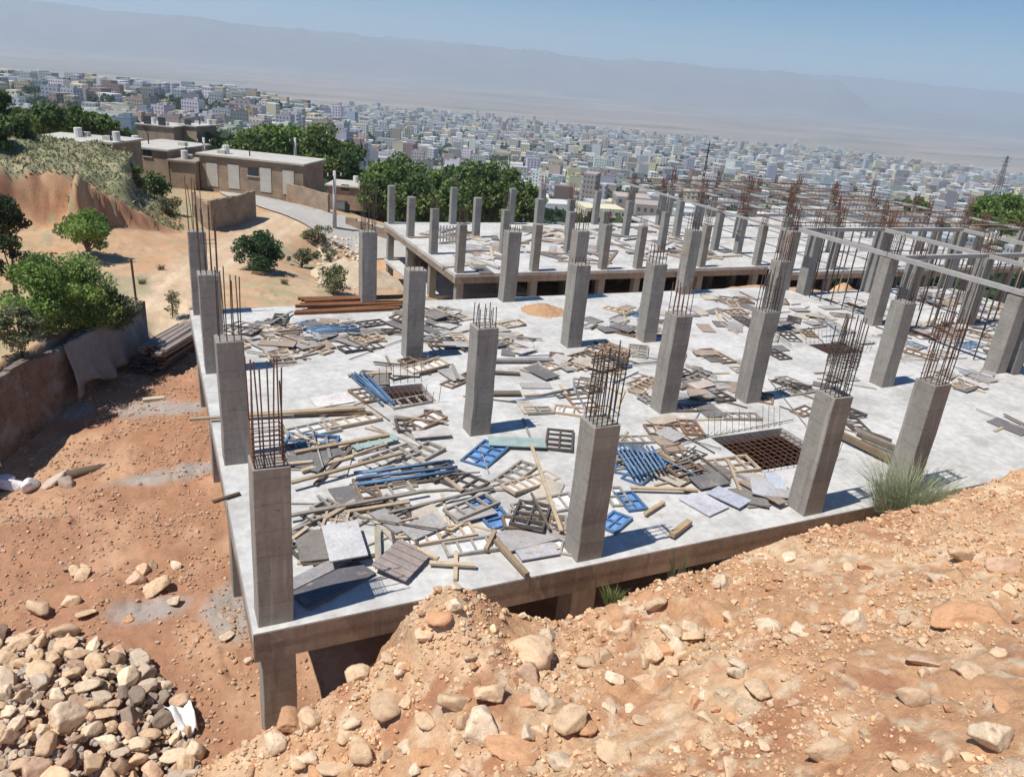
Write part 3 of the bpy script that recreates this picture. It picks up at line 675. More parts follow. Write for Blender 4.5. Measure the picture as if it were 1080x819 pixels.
def column_mb(x, y, z0, z1, w=CW, d=CD, seed=0, taper=.008, ch=.015):
    mb = MB(); g = random.Random(seed); lv = 7; V = []; F = []; lx, ly = g.uniform(-.022, .022), g.uniform(-.022, .022)
    for k in range(lv+1):
        z = z0+(z1-z0)*k/lv; jx, jy = g.uniform(-taper, taper)+lx*k/lv, g.uniform(-taper, taper)+ly*k/lv
        for (a, b) in ((ch,0),(w-ch,0),(w,ch),(w,d-ch),(w-ch,d),(ch,d),(0,d-ch),(0,ch)):
            V.append((x+a+jx, y+b+jy, z+(g.uniform(-.012, .012) if k == lv else 0)))
    for k in range(lv):
        for i in range(8): F.append((k*8+i, k*8+(i+1) % 8, (k+1)*8+(i+1) % 8, (k+1)*8+i))
    F.append(tuple(range(lv*8, lv*8+8))); F.append(tuple(reversed(range(8)))); mb.add(V, F); return mb
b1 = empty('concrete_frame', (0, 0, -3.65), 'nearest unfinished concrete frame with a pale slab littered with formwork', 'building frame', 'unfinished concrete frames')
x0_, y0_, x1_, y1_ = -.10, -.14, 28.36, 18.35
HO = [(4.75, 8.35, 6.05, 9.75), (12.75, 2.15, 15.4, 4.15), (22.4, 9.1, 24.3, 10.3)]
xs = [x0_, x1_]+[h[k] for h in HO for k in (0, 2)]+list(np.arange(1, 28, 1.0)); ys = [y0_, y1_]+[h[k] for h in HO for k in (1, 3)]+list(np.arange(1, 18, 1.0))
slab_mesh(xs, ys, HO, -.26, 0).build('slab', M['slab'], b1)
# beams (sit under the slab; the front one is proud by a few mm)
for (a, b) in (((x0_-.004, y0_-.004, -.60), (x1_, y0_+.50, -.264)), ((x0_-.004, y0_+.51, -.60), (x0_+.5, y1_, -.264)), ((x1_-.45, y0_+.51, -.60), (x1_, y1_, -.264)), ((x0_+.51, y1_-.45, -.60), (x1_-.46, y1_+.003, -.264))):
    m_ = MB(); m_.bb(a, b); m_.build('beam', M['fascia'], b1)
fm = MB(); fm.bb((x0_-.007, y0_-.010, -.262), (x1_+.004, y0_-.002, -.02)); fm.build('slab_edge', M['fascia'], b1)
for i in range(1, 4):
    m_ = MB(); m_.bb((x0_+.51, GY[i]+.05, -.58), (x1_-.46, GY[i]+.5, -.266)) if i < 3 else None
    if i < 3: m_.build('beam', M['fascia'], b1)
REB = {(0,0): (1.75, 4, 3, [.08,.16,.24,.32,.40,.48,.56,.66]), (0,1): (1.55,5,4,[.2,.9,1.12,1.15,1.18,1.21,1.25]), (0,2): (1.75,5,4,[.15,.62]+[.68+.035*k for k in range(14)]), (0,3): (1.75,5,4,[.15,.7]+[1.05+.04*k for k in range(9)]), (1,0): (1.6,4,2,[]), (2,0): (1.9,4,3,[.9]), (3,0): (1.8,4,2,[]),
       (1,1): (.55,4,3,[.1]), (2,1): (.15,4,2,[]), (3,1): (1.9,4,3,[.3,1.0]), (1,2): (.9,4,3,[.15]), (1,3): (1.3,5,4,[.3,.7]), (1,4): (1.1,4,3,[.2]), (1,5): (.25,4,3,[]), (2,2): (.2,4,3,[]), (2,3): (.75,4,3,[.2]),
       (2,4): (1.2,5,4,[.3,.8]), (2,5): (1.1,4,3,[.3]), (3,2): (.25,3,3,[]), (3,3): (.9,3,3,[.3]), (3,4): (.9,4,3,[.3]), (3,5): (1.2,4,3,[.3])}
sd = 1
for i, y in enumerate(GY):
    for j, x in enumerate(GX):
        sd += 1
        zt = 3.0+random.uniform(-.03, .03)
        c = column_mb(x, y, 0.0, zt, seed=sd, ch=.012 if i > 1 else .015).build('column', M['col'], b1)
        h, nx, ny, ties = REB.get((i, j), (1.2, 4, 3, [.3]))
        cage_mb(x, y, zt, h, CW, CD, nx, ny, .013, ties, seed=sd, jit=.022).build('rebar_cage', M['rebar'] if (i+j) % 3 else M['rust'], c)
        column_mb(x+.003, y+.003, -4.1, -.602, CW-.006, CD-.006, seed=sd+50).build('lower_column', M['col'], b1)
# extra twin column strips and starter bars on the slab
for (x, y) in ((28.75, 11.8), (28.75, 5.91)):
    pass
# mesh bars over the openings
for (a, b, c, d), st in zip(HO, (.16, .2, .15)):
    m_ = MB()
    for t in np.arange(a+.05, c, st): m_.bar((t, b-.05, -.05+random.uniform(-.02, .02)), (t+random.uniform(-.05, .05), d+.05, -.05), .016)
    for t in np.arange(b+.05, d, st): m_.bar((a-.05, t, -.07), (c+.05, t+random.uniform(-.05, .05), -.07), .016)
    m_.build('opening_mesh', M['rust'], b1)
    m_ = MB()
    for t in np.arange(a, c+.1, .22): m_.tube([(t, b-.1, -.03), (t+.05, b-.13, .35+random.uniform(0, .3))], .009, 4)
    m_.build('starter_bars', M['rebar'], b1); m_ = MB()
    for t in np.arange(a, c+.1, .22): m_.tube([(t, d+.1, -.03), (t+.03, d+.3, .45+random.uniform(0, .25))], .009, 4)
    m_.build('starter_bars', M['rebar'], b1)
# ------------------------------------------------------------------ block 2 and its beam grid
Z2 = -2.8; BX = [16.0, 21.25, 26.5, 29.35, 34.85, 40.1]; BY = [33.0, 38.1, 43.4, 48.6]
b2 = empty('concrete_frame', (16, 33, -6), 'lower concrete frame behind the near slab with many short columns', 'building frame', 'unfinished concrete frames')
m_ = slab_mesh([15.85]+list(np.arange(17, 41, 2.0))+[41.2], [32.85]+list(np.arange(34, 49, 2.0))+[49.4], [], Z2-.22, Z2); m_.build('slab', M['slab'], b2)
for (a, b) in (((15.845, 32.845, Z2-.62), (41.2, 33.3, Z2-.224)), ((15.845, 33.31, Z2-.62), (16.3, 49.4, Z2-.224)), ((16.31, 38.1, Z2-.6), (41.1, 38.5, Z2-.226)), ((16.31, 49.0, Z2-.6), (41.1, 49.4, Z2-.226))):
    m_ = MB(); m_.bb(a, b); m_.build('beam', M['fascia'], b2)
m_ = MB(); m_.bb((15.9, 38.2, -6.0), (24, 49.3, -5.75)); m_.build('lower_slab', M['slab'], b2)
# block infill behind the openings below the slab
m_ = MB(); m_.bb((17.0, 46.0, -7.6), (68.8, 46.2, Z2-.23)); m_.build('basement_wall', M['wallblock'], b2)
for i, y in enumerate(BY):
    for j, x in enumerate(BX):
        sd += 1
        if (i, j) in ((3, 5),): continue
        zt = .2+random.uniform(-.06, .06)
        c = column_mb(x, y, Z2, zt, .5, .5, seed=sd, ch=.01).build('column', M['col2'], b2)
        if random.random() < .6 or j > 3: cage_mb(x, y, zt, random.uniform(.5, 1.3), .5, .5, 4, 3, .014, [.3, .6], seed=sd, jit=.05).build('rebar_cage', M['rust'] if j > 2 else M['rebar'], c)
        column_mb(x+.003, y+.003, -8.6, Z2-.622, .49, .49, seed=sd).build('lower_column', M['col2'], b2)
m_ = MB()
for k in range(9): m_.bar((17.3+.24*k, 41.3, Z2), (17.3+.24*k, 41.35, Z2+1.35), .09, .05)
o = m_.build('shutter_fence', M['ply'], loc=(17.3, 41.3, Z2)); o.color = (1.1,1.15,1.2,1); tag(o, 'pale upright shutter boards standing on the lower slab edge', 'shutter boards')

b4 = empty('concrete_frame', (46, 31, -6), 'far concrete frame carrying a roof grid of beams and red rebar', 'building frame', 'unfinished concrete frames')
QX = [46.0, 51.5, 57.0, 62.5, 68.0]; QY = [31.3, 36.8, 42.5, 48.0, 53.0]
m_ = slab_mesh([41.3]+list(np.arange(43, 69, 2.0))+[69.], [31.0]+list(np.arange(33, 53, 2.0))+[53.5], [], Z2-.22, Z2-.002); m_.build('slab', M['slab'], b4)
m_ = MB(); m_.bb((41.3, 30.95, Z2-.6), (69, 31.3, Z2-.224)); m_.build('beam', M['fascia'], b4)
for y in QY:
    for x in QX+[41.4]:
        sd += 1
        c = column_mb(x, y, Z2, .2, .5, .5, seed=sd, ch=.01).build('column', M['col2'], b4)
        cage_mb(x, y, .2, random.uniform(1.0, 2.0), .5, .5, 4, 4, .02, [.3, .6, .9], seed=sd, jit=.07, tie_r=.012).build('rebar_cage', M['rust'], c)
        column_mb(x+.003, y+.003, -9, Z2-.602, .49, .49, seed=sd).build('lower_column', M['col2'], b4)
for y in QY:
    m_ = MB(); m_.bb((40.6, y+.1, .24), (68.6, y+.28, .40)); m_.build('roof_beam', M['beam'], b4)
    m_ = MB()
    for q in (.02, .2): m_.bar((40.4, y+q, .8), (68.8, y+q+.05, .78), .035)
    for q in np.arange(41, 68, .5): m_.bar((q, y, .5), (q+.1, y+.25, .85), .03)
    m_.build('beam_rebar', M['rust'], b4)
for x in QX+[40.3]:
    m_ = MB(); m_.bb((x+.1, 31.0, .235), (x+.28, 53.5, .396)); m_.build('roof_beam', M['beam'], b4)
    m_ = MB()
    for q in (.02, .2): m_.bar((x+q, 31.2, .82), (x+q+.05, 53.5, .8), .035)
    m_.build('beam_rebar', M['rust'], b4)
for k in range(46):
    y = random.choice(QY)+random.uniform(-.1, .6); x = random.uniform(42, 62); L_ = random.uniform(2, 6); m_ = MB()
    if random.random() < .6: m_.bar((x, y, .72), (x+L_, y+random.uniform(-.4, .4), .74), .14, .07)
    else: m_.bar((x, y-2, .72), (x+random.uniform(-.5, .5), y+3, .74), .14, .07)
    o = m_.build('plank', M['wood'], loc=(x, y, .62)); o.color = random.choice([(.8,.8,.8,1), (.7,.45,.35,1), (1,.95,.9,1)]); tag(o, 'plank laid across the roof beams of the far frame', 'plank', 'planks on the far roof beams')

# ------------------------------------------------------------------ block 3: right hand frame with roof beams
b3 = empty('concrete_frame', (28.8, 5.9, -1.2), 'right hand concrete frame with pale roof beams joining its columns', 'building frame', 'unfinished concrete frames')
TX = [28.62, 33.2, 39.3]; TY = [.0, 5.91, 11.2, 17.0]
m_ = MB(); m_.bb((28.5, -.1, -.5), (40.2, 17.6, -.14)); m_.build('slab', M['slab'], b3)
for i, y in enumerate(TY):
    for j, x in enumerate(TX):
        sd += 1
        c = column_mb(x, y, -1.6, 3.1, .55, .55, seed=sd).build('column', M['col2'], b3)
        cage_mb(x, y, 3.3, random.uniform(.5, 1.0), .55, .55, 4, 3, .014, [.3], seed=sd, jit=.05).build('rebar_cage', M['rust'], c)
for y in TY:
    m_ = MB(); m_.bb((27.96, y+.14, 3.104), (39.64, y+.32, 3.28)); m_.build('roof_beam', M['beam'], b3)
for x in TX:
    if x < 29: continue
    m_ = MB(); m_.bb((x+.12, -.2, 3.10), (x+.30, 17.35, 3.275)); m_.build('roof_beam', M['beam'], b3)
m_ = MB(); m_.bb((27.74, 5.0, 3.06), (27.93, 17.4, 3.24)); m_.build('roof_beam', M['beam'], b3)
# props under the beams
pk = 0
for y in TY[1:]:
    for x in np.arange(29.6, 39, .55):
        if random.random() < .22: continue
        m_ = MB(); yy = y+.25+random.uniform(-.12, .12); m_.tube([(x, yy, -.6), (x+random.uniform(-.12, .12), yy+random.uniform(-.1, .1), 3.09)], .038, 5)
        blue = random.random() < .14
        o = m_.build('prop', M['blue'] if blue else M['wood'], loc=(x, yy, -.6)); o.color = (1,1,1,1) if blue else random.choice([(.75,.72,.7,1), (1,.95,.9,1), (.5,.45,.42,1)])
        rw = 'nearest' if y < 8 else ('second' if y < 14 else 'third')
        tag(o, '%s upright prop under the %s cross beam of the right frame' % ('blue steel' if blue else 'timber', rw), 'prop', 'props under the roof beams')
for x in TX[:3]:
    for y in np.arange(6.9, 17, .7):
        if random.random() < .25: continue
        m_ = MB(); xx = x+.15; m_.tube([(xx, y, -.6), (xx+random.uniform(-.1, .1), y, 3.09)], .03, 5)
        o = m_.build('prop', M['rebar'], loc=(xx, y, -.6)); tag(o, 'thin dark steel prop under the %s long beam of the right frame' % ('first' if x < 30 else 'second' if x < 36 else 'third'), 'prop', 'props under the roof beams')

# ------------------------------------------------------------------ debris
def bay(x, y):
    if y > 30: return 'on the lower slab'
    if x > 28.4: return 'under the right hand beams'
    r_ = 'front' if y < 5.9 else ('middle' if y < 11.8 else 'back')
    k = sum(1 for g in GX[1:5] if x > g); return 'in %s row, %s bay' % (r_, ('first', 'second', 'narrow third', 'fourth', 'fifth')[k])
def panel_mesh(L, W, nb, nl, kind):
    mb = MB(); t = .055; h = .07
    for s in (-1, 1): mb.box((0, s*(W/2-t/2), h/2), (L, t, h)); mb.box((s*(L/2-t/2), 0, h/2-.001), (t, W-2*t-.002, h-.004))
    for k in range(1, nb+1): mb.box((-L/2+L*k/(nb+1), 0, h/2-.003), (t*.8, W-2*t-.002, h-.012))
    for k in range(1, nl+1): mb.box((0, -W/2+W*k/(nl+1), h/2-.006), (L-2*t, t*.7, h-.02))
    return mb
PAN = []
for (L, W, nb, nl, w) in ((1.25,.52,3,0,'three bars'),(1.5,.6,4,0,'four bars'),(1.0,.6,2,1,'crossed bars'),(1.3,.75,3,1,'lattice bars'),(.8,.5,1,1,'four openings'),(1.6,.5,5,0,'five bars')):
    me = panel_mesh(L, W, nb, nl, 0).mesh('formwork_panel'); fb = MB(); fb.box((0, 0, .006), (L-.12, W-.12, .010)); PAN.append((me, fb.mesh('facing'), L, W, w))
PMESH = {}
def pmesh(i, mat_):
    k = (i, mat_.name)
    if k not in PMESH:
        a = PAN[i][0].copy(); a.materials.clear(); a.materials.append(mat_)
        b = PAN[i][1].copy(); b.materials.clear(); b.materials.append(M['blue'] if mat_ is M['blue'] else M['ply']); PMESH[k] = (a, b)
    return PMESH[k]
def slab_z(x, y): return Z2 if y > 30 else (-.14 if x > 28.4 else 0.0)
def rot(o, rz, tx=0, ty=0): o.rotation_euler = Matrix.Rotation(rz, 3, 'Z').to_4x4().to_euler() if not (tx or ty) else (Matrix.Rotation(rz, 3, 'Z')@Matrix.Rotation(tx, 3, 'X')@Matrix.Rotation(ty, 3, 'Y')).to_euler()
occ = {}
def stackz(x, y):
    k = (round(x/.55), round(y/.55)); z = occ.get(k, 0); occ[k] = min(z+.05, .3); return z
def hits_col(x, y, m_=.55):
    if y > 30: return any(abs(x-a-.25) < m_ and abs(y-b-.25) < m_ for a in BX for b in BY)
    if any(a-.55 < x < c+.55 and b-.55 < y < d+.55 for a, b, c, d in HO): return True
    return any(abs(x-a-.29) < m_ and abs(y-b-.28) < m_ for a in GX for b in GY)
def inslab(x, y): return (.3 < x < 28 and .3 < y < 18.1) or (28.8 < x < 39.8 and 1 < y < 17.2) or (16.3 < x < 41 and 33.2 < y < 49)
SEEN = lambda o: o
def panel(x, y, rz, i=None, blue=False, face=False, col=None, label=None):
    i = random.randrange(6) if i is None else i; ma = M['blue'] if blue else M['panel']
    me, fb = pmesh(i, ma); z = slab_z(x, y)+.008+stackz(x, y)
    cn, c = ('blue', random.choice([(1,1.1,1.2,1), (1.5,1.5,1.4,1), (.8,.9,1,1)])) if blue else (col or random.choice([('dark brown', (1,.85,.75,1)), ('weathered grey', (1.6,1.7,1.8,1)), ('black', (.5,.5,.55,1)), ('brown', (1.2,.95,.8,1)), ('pale tan', (2.3,2.1,1.8,1))]))
    o = bpy.data.objects.new('formwork_panel', me); COL.objects.link(o); o.location = (x, y, z); rot(o, rz, random.gauss(0, .05), random.gauss(0, .05)); o.color = c
    tag(o, label or '%s formwork panel with %s %s' % (cn, PAN[i][4], bay(x, y)), 'formwork panel', 'formwork panels strewn over the slabs')
    if face:
        f_ = bpy.data.objects.new('facing', fb); COL.objects.link(f_); f_.parent = o; f_.color = (1.5,1.6,1.7,1) if not blue else (1.3,1.6,2,1)
    return o
def sheet(x, y, rz, L=1.2, W=.7, col=None, label=None, tilt=None, t=.03, battens=0, z=None):
    cn, c = col or random.choice([('pale grey', (1.2,1.2,1.22,1)), ('grey', (.9,.9,.92,1)), ('brown', (.8,.66,.56,1)), ('dark', (.4,.4,.42,1)), ('tan', (1.1,1.02,.9,1)), ('dark', (.5,.48,.46,1)), ('grey', (.75,.75,.76,1))])
    m_ = MB(); m_.box((0, 0, t/2), (L, W, t))
    for k in range(battens): m_.box((-L/2+L*(k+.5)/battens, 0, t+.012), (.04, W, .024))
    z = slab_z(x, y)+.012+stackz(x, y) if z is None else z
    o = m_.build('board', M['ply'], loc=(0, 0, 0)); o.location = (x, y, z+(abs(tilt) if tilt else 0)*W*.5); rot(o, rz, tilt if tilt is not None else random.gauss(0, .03), 0); o.color = c
    return tag(o, label or '%s shutter board %s' % (cn, bay(x, y)), 'board', 'shutter boards lying on the slabs')
def plank(x, y, rz, L=2.0, W=.1, T=.045, col=None, label=None, z=None, mt='wood', tilt=0):
    cn, c = col or random.choice([('pale yellow', (1.5,1.42,1.25,1)), ('tan', (1.2,1.1,1.0,1)), ('grey', (1,1.1,1.25,1)), ('grey', (.8,.88,1.0,1)), ('dark brown', (.42,.4,.4,1)), ('brown', (.7,.65,.6,1))])
    m_ = MB(); m_.box((0, 0, T/2), (L, W, T)); z = slab_z(x, y)+.01+stackz(x, y)*1.2 if z is None else z
    o = m_.build('plank', M[mt], loc=(0, 0, 0)); o.location = (x, y, z); rot(o, rz, 0, tilt or random.gauss(0, .012)); o.color = c
    sz_ = 'long' if L > 2.2 else ('short' if L < 1 else 'mid length')
    return tag(o, label or '%s %s timber %s' % (sz_, cn, bay(x, y)), 'plank', 'loose timbers on the slabs')
def pipe(x, y, rz, L=2.4, r=.024, blue=False, label=None, z=None):
    m_ = MB(); m_.tube([(-L/2, 0, 0), (L/2, 0, 0)], r, 7)
    o = m_.build('pipe', M['blue'] if blue else M['panel'], smooth=True); o.location = (x, y, (slab_z(x, y)+r+.004+stackz(x, y)) if z is None else z); o.rotation_euler = (0, random.gauss(0, .01), rz)
    o.color = random.choice([(1,1.15,1.3,1), (.7,.75,.8,1), (1.4,1.45,1.4,1)]) if blue else random.choice([(1,.9,.8,1), (1.8,1.9,2,1), (.6,.6,.6,1)])
    if blue:
        pass
    return tag(o, label or '%s steel tube %s' % ('blue' if blue else 'dull', bay(x, y)), 'pipe', 'steel tubes on the slabs')
def ang(u1, v1, u2, v2, z=0):
    a = at(u1, v1, z); b = at(u2, v2, z); return math.atan2(b[1]-a[1], b[0]-a[0]), math.hypot(*(b-a)[:2]), (a+b)/2
def plank_px(u1, v1, u2, v2, W, col, label, T=.05, z=.06, mt='wood'):
    a, L, c = ang(u1, v1, u2, v2, z); return plank(c[0], c[1], a, L, W, T, col, label, z, mt)
# hand placed pieces read off the photograph
plank_px(200,441,385,433,.11,('tan',(1.15,1.05,.85,1)),'longest tan timber reaching out over the left slab edge',.06,.12)
plank_px(262,438,383,430,.11,('tan',(1.2,1.05,.8,1)),'tan timber lying beside the longest one',.06,.1)
plank_px(310,437,392,436,.10,('brown',(.9,.7,.5,1)),'brown timber under the blue tubes',.05,.05)
plank_px(311,478,410,459,.12,('tan',(1.1,.95,.75,1)),'tan timber behind the corner column',.05,.16)
plank_px(307,510,425,478,.10,('tan',(1,.9,.75,1)),'long tan timber crossing to the middle of the front bay',.05,.2)
plank_px(318,497,372,482,.12,('pale yellow',(1.4,1.3,1.05,1)),'short pale timber behind the corner column')
plank_px(305,545,450,518,.09,('grey',(.8,.85,.9,1)),'long grey timber across the front bay',.05,.14)
plank_px(333,545,432,531,.10,('tan',(1.2,1.1,.9,1)),'tan timber in front of the blue bundle')
plank_px(410,541,520,515,.07,('grey',(.7,.75,.8,1)),'grey batten in front of the blue bundle',.04,.1)
plank_px(430,575,462,590,.10,('pale yellow',(1.6,1.5,1.25,1)),'pale timber leaning on the brown board',.05,.12)
plank_px(453,594,502,597,.10,('pale yellow',(1.6,1.5,1.3,1)),'pale cross piece near the slab edge',.05,.07)
plank_px(481,582,480,612,.08,('pale yellow',(1.6,1.5,1.3,1)),'pale short timber under the cross piece',.05,.02)
plank_px(523,572,556,608,.10,('brown',(.85,.75,.6,1)),'brown beam sticking out over the front edge',.09,.08)
plank_px(398,557,399,600,.12,('grey',(1,1.05,1.05,1)),'grey board end beside the barred panels',.05,.1)
plank_px(560,470,592,560,.08,('pale yellow',(1.4,1.3,1.1,1)),'pale batten running towards the second front column',.04,.15)
plank_px(512,580,522,560,.08,('tan',(1.1,.95,.7,1)),'tan timber at the blue panel',.05,.1)
plank_px(680,543,700,530,.09,('tan',(1.3,1.1,.8,1)),'short tan batten alone right of the second column')
plank_px(708,566,727,551,.14,('tan',(1.2,1,.75,1)),'stubby tan block near the front edge',.09)
plank_px(695,478,712,488,.12,('tan',(1,.85,.65,1)),'brown timber left of the large opening',.06,.1)
plank_px(665,515,735,517,.10,('pale yellow',(1.5,1.3,1,1)),'pale timber right of the second front column',.05,.1)
plank_px(500,392,548,394,.16,('dark brown',(.45,.42,.38,1)),'dark plank right of the middle column')
plank_px(500,415,549,415,.26,('dark brown',(.5,.47,.42,1)),'broad dark plank just right of the second row column',.05)
plank_px(520,381,583,381,.22,('grey',(.75,.8,.95,1)),'long grey plank behind the second row column',.08)
plank_px(885,460,940,487,.16,('brown',(.6,.5,.4,1)),'heavy brown beam between the last two front columns',.16,.1)
plank_px(225,530,253,521,.08,('dark brown',(.3,.25,.22,1)),'dark batten overhanging the left edge of the slab',.05,.02)
for k in range(8): plank_px(895+3*k+random.uniform(-3,3), 449+k*3.2, 941+random.uniform(-4,6), 465+k*3.2, .07, random.choice([('grey',(.8,.8,.85,1)),('dark',(.4,.38,.36,1))]), 'batten in the bundle between the last two front columns', .06, .04+.03*(k % 3))
def sheet_px(u, v, L, W, rzdeg, col, label, **k):
    p = at(u, v, 0); return sheet(p[0], p[1], R(rzdeg), L, W, col, label, z=k.pop('z', .1), **k)
sheet_px(363,581,1.25,.72,math.degrees(ang(356,556,369,604)[0]),('p',(1.2,1.25,1.32,1)),'large pale blue grey board beside the corner column',z=.22,tilt=.05)
sheet_px(424,597,1.0,.75,math.degrees(ang(405,618,442,581)[0]),('b',(.75,.66,.64,1)),'brown ribbed board leaning near the front edge',z=.1,battens=5,tilt=.12)
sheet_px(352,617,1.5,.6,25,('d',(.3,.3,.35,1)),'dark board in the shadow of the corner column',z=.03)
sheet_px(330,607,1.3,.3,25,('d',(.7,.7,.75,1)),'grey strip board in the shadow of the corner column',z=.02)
sheet_px(566,584,.85,.42,-2,('g',(1.0,1.02,1.1,1)),'grey board just left of the second front column',z=.05)
sheet_px(742,532,.75,.9,15,('g',(1.15,1.2,1.35,1)),'grey board with a brown end near the front edge',z=.03)
sheet_px(768,527,.55,.9,20,('g',(1.0,1.1,1.35,1)),'bluish board next to the grey one',z=.07)
sheet_px(803,520,.9,.6,55,('g',(1.1,1.15,1.25,1)),'pale bluish board left of the third front column',z=.12,tilt=.1)
sheet_px(818,512,1.0,.4,60,('g',(1.1,1.25,1.5,1)),'narrow bluish board at the third front column',z=.05)
sheet_px(455,461,1.0,.4,-3,('g',(1.1,1.1,1.1,1)),'grey board left of the second row column',z=.1)
sheet_px(350,423,1.1,.7,10,('g',(1.5,1.5,1.5,1)),'pale board behind the long timbers',z=.02)
sheet_px(700,444,1.0,.5,10,('t',(1.1,1,.85,1)),'tan board behind the second front column',z=.03)
sheet_px(738,408,.9,.6,10,('t',(1.2,1.05,.95,1)),'pinkish board left of the fourth second row column',z=.1)
o = sheet_px(545,470,1.5,.55,-20,('teal',(1,1,1,1)),'pale green sheet at the foot of the second row column',z=.1); o.data.materials[0] = M['teal']
o = sheet_px(395,470,1.2,.4,15,('teal',(1,1,1,1)),'greenish slatted sheet behind the corner column',z=.1,battens=4); o.data.materials[0] = M['teal']
def pan_px(u, v, deg, i, blue=False, face=False, col=None, lab=None):
    p = at(u, v, 0); return panel(p[0], p[1], R(deg), i, blue, face, col, lab)
BK = ('black', (.5,.5,.55,1)); GRY = ('weathered grey', (1.6,1.7,1.8,1)); TANC = ('pale tan', (2.3,2.1,1.8,1))
for a in [(568,434,-8,4,False,False,GRY),(457,441,75,4,False,False,BK),(427,450,80,4,False,False,BK),(432,425,10,0,False,False,GRY),(590,465,60,3,False,False,BK),(520,545,-85,1,True,True,None),
          (566,552,-30,3,False,True,GRY),(585,575,-35,1,False,True,GRY),(500,577,-5,0,False,True,GRY),(462,566,0,5,False,True,TANC),(425,563,80,5,False,True,BK),(330,580,20,4,False,True,BK),(335,560,25,1,False,False,GRY),
          (350,540,20,0,False,False,BK),(375,475,15,1,False,False,TANC),(412,483,20,1,False,False,GRY),(440,482,30,1,False,False,GRY),(330,455,15,3,False,True,GRY),(372,445,12,1,False,True,TANC),(512,480,40,3,True,True,None),
          (650,525,80,4,False,True,GRY),(665,530,85,4,True,True,None),(648,552,30,4,True,True,None),(665,490,50,3,True,False,None),(680,498,30,1,True,False,None),(668,465,-5,5,False,False,GRY),(728,452,70,2,False,False,('rusty brown',(1.4,.9,.65,1))),
          (560,510,20,5,False,True,TANC),(575,535,0,1,False,True,GRY),(545,500,35,0,False,False,GRY),(720,483,20,1,False,False,BK),(690,420,10,0,False,False,GRY),(780,440,-15,0,False,False,GRY),(1025,400,15,2,False,False,GRY),(1000,395,20,1,False,False,GRY)]:
    pan_px(*a)
# blue tube bundles
for k in range(7):
    a, L, c = ang(368+k*3, 398-random.random()*3, 404+k*2.2, 432-random.random()*6); pipe(c[0], c[1], a, L, .032, True, 'blue tube in the bundle pointing at the small opening', .05+.04*(k % 3))
for k in range(10):
    a, L, c = ang(378+random.uniform(-6, 6), 500+k*2.0, 476+random.uniform(-8, 6), 488+k*1.9); pipe(c[0], c[1], a, L, .034, k % 5 != 4, 'steel tube in the blue bundle in the front bay', .05+.05*(k % 3))
for k in range(5):
    a, L, c = ang(320+k*4, 352+k*2, 372+k*2, 346+k*3); pipe(c[0], c[1], a, L, .03, True, 'blue tube by the left side of the back bay', .2+.03*k)
for k in range(9):
    a, L, c = ang(645+k*5, 474+k*1.2, 668+k*4, 510-k*.5); pipe(c[0], c[1], a, L, .03, True, 'blue bar fanned out right of the second front column', .2+.02*k)
# dense heaps
def rpx(cu, cv, ru, rv, z=0):
    while True:
        a, b = random.uniform(-1, 1), random.uniform(-1, 1)
        if a*a+b*b < 1: return at(cu+a*ru, cv+b*rv, z)
CL = [ # u v ru rv panels boards planks pipes
 (760,430,110,40,7,4,8,5),(850,380,70,40,5,4,7,4),(560,420,60,40,3,1,3,3),(600,400,70,30,3,2,4,3),(880,430,50,40,2,3,5,3),(420,400,40,20,3,2,6,2),(335,478,32,22,3,3,8,3),(370,560,60,40,6,4,12,2),(440,540,60,38,2,3,8,3),(440,508,45,10,2,1,6,2),(545,540,55,45,7,3,12,2),(295,358,50,20,14,12,20,2),(370,352,55,16,8,10,16,2),
 (470,352,28,22,8,6,10,2),(535,358,28,18,4,12,6,1),(460,335,40,10,6,8,8,0),(645,378,45,14,12,3,6,2),(665,340,48,16,4,18,14,0),(690,482,50,26,4,4,14,2),(745,405,35,40,6,7,10,1),(780,330,70,20,5,14,14,3),(700,405,25,10,3,1,2,0),
 (850,350,40,14,3,6,8,2),(745,500,60,14,4,4,10,1),(805,518,20,12,0,5,2,0),(985,355,50,22,8,6,16,6),(1045,335,35,22,6,6,16,10),(1000,300,50,20,4,14,26,8),(1060,290,20,16,2,8,12,4),(960,290,20,15,2,8,10,2),(1060,350,20,25,4,6,12,8),(1020,402,25,10,2,4,4,1),(1068,452,16,6,0,2,5,1),(410,425,50,40,2,1,6,3),(900,330,50,15,3,6,8,2),(870,320,60,8,2,6,8,0),(620,430,30,30,1,0,2,0),(460,400,30,20,3,2,4,0),(570,385,30,10,1,4,2,1)]
NP = 0
for (u, v, ru, rv, a, b, c, d) in CL:
    main = random.uniform(-.3, .5); c = int(c*(.5 if v > 420 else .7)); a = int(a*.9+.5); b = int(b*(1.15 if v > 420 else 1.15)+.3)
    for k in range(a+b+c+d):
        for t in range(8):
            p = rpx(u, v, ru, rv)
            if inslab(p[0], p[1]) and not hits_col(p[0], p[1], .6): break
        else: continue
        rz = random.choice([main, main+math.pi/2, random.uniform(0, 3.14)])+random.gauss(0, .25)
        if k < a: panel(p[0], p[1], rz, None, random.random() < .045, random.random() < .5); NP += 1
        elif k < a+b: sheet(p[0], p[1], rz, random.uniform(.6, 1.3), random.uniform(.3, .7), tilt=random.gauss(0, .06))
        elif k < a+b+c: plank(p[0], p[1], rz, random.uniform(.5, 1.9), random.uniform(.05, .11), .035)
        else: pipe(p[0], p[1], rz, random.uniform(1.2, 2.6), .02, random.random() < .35)
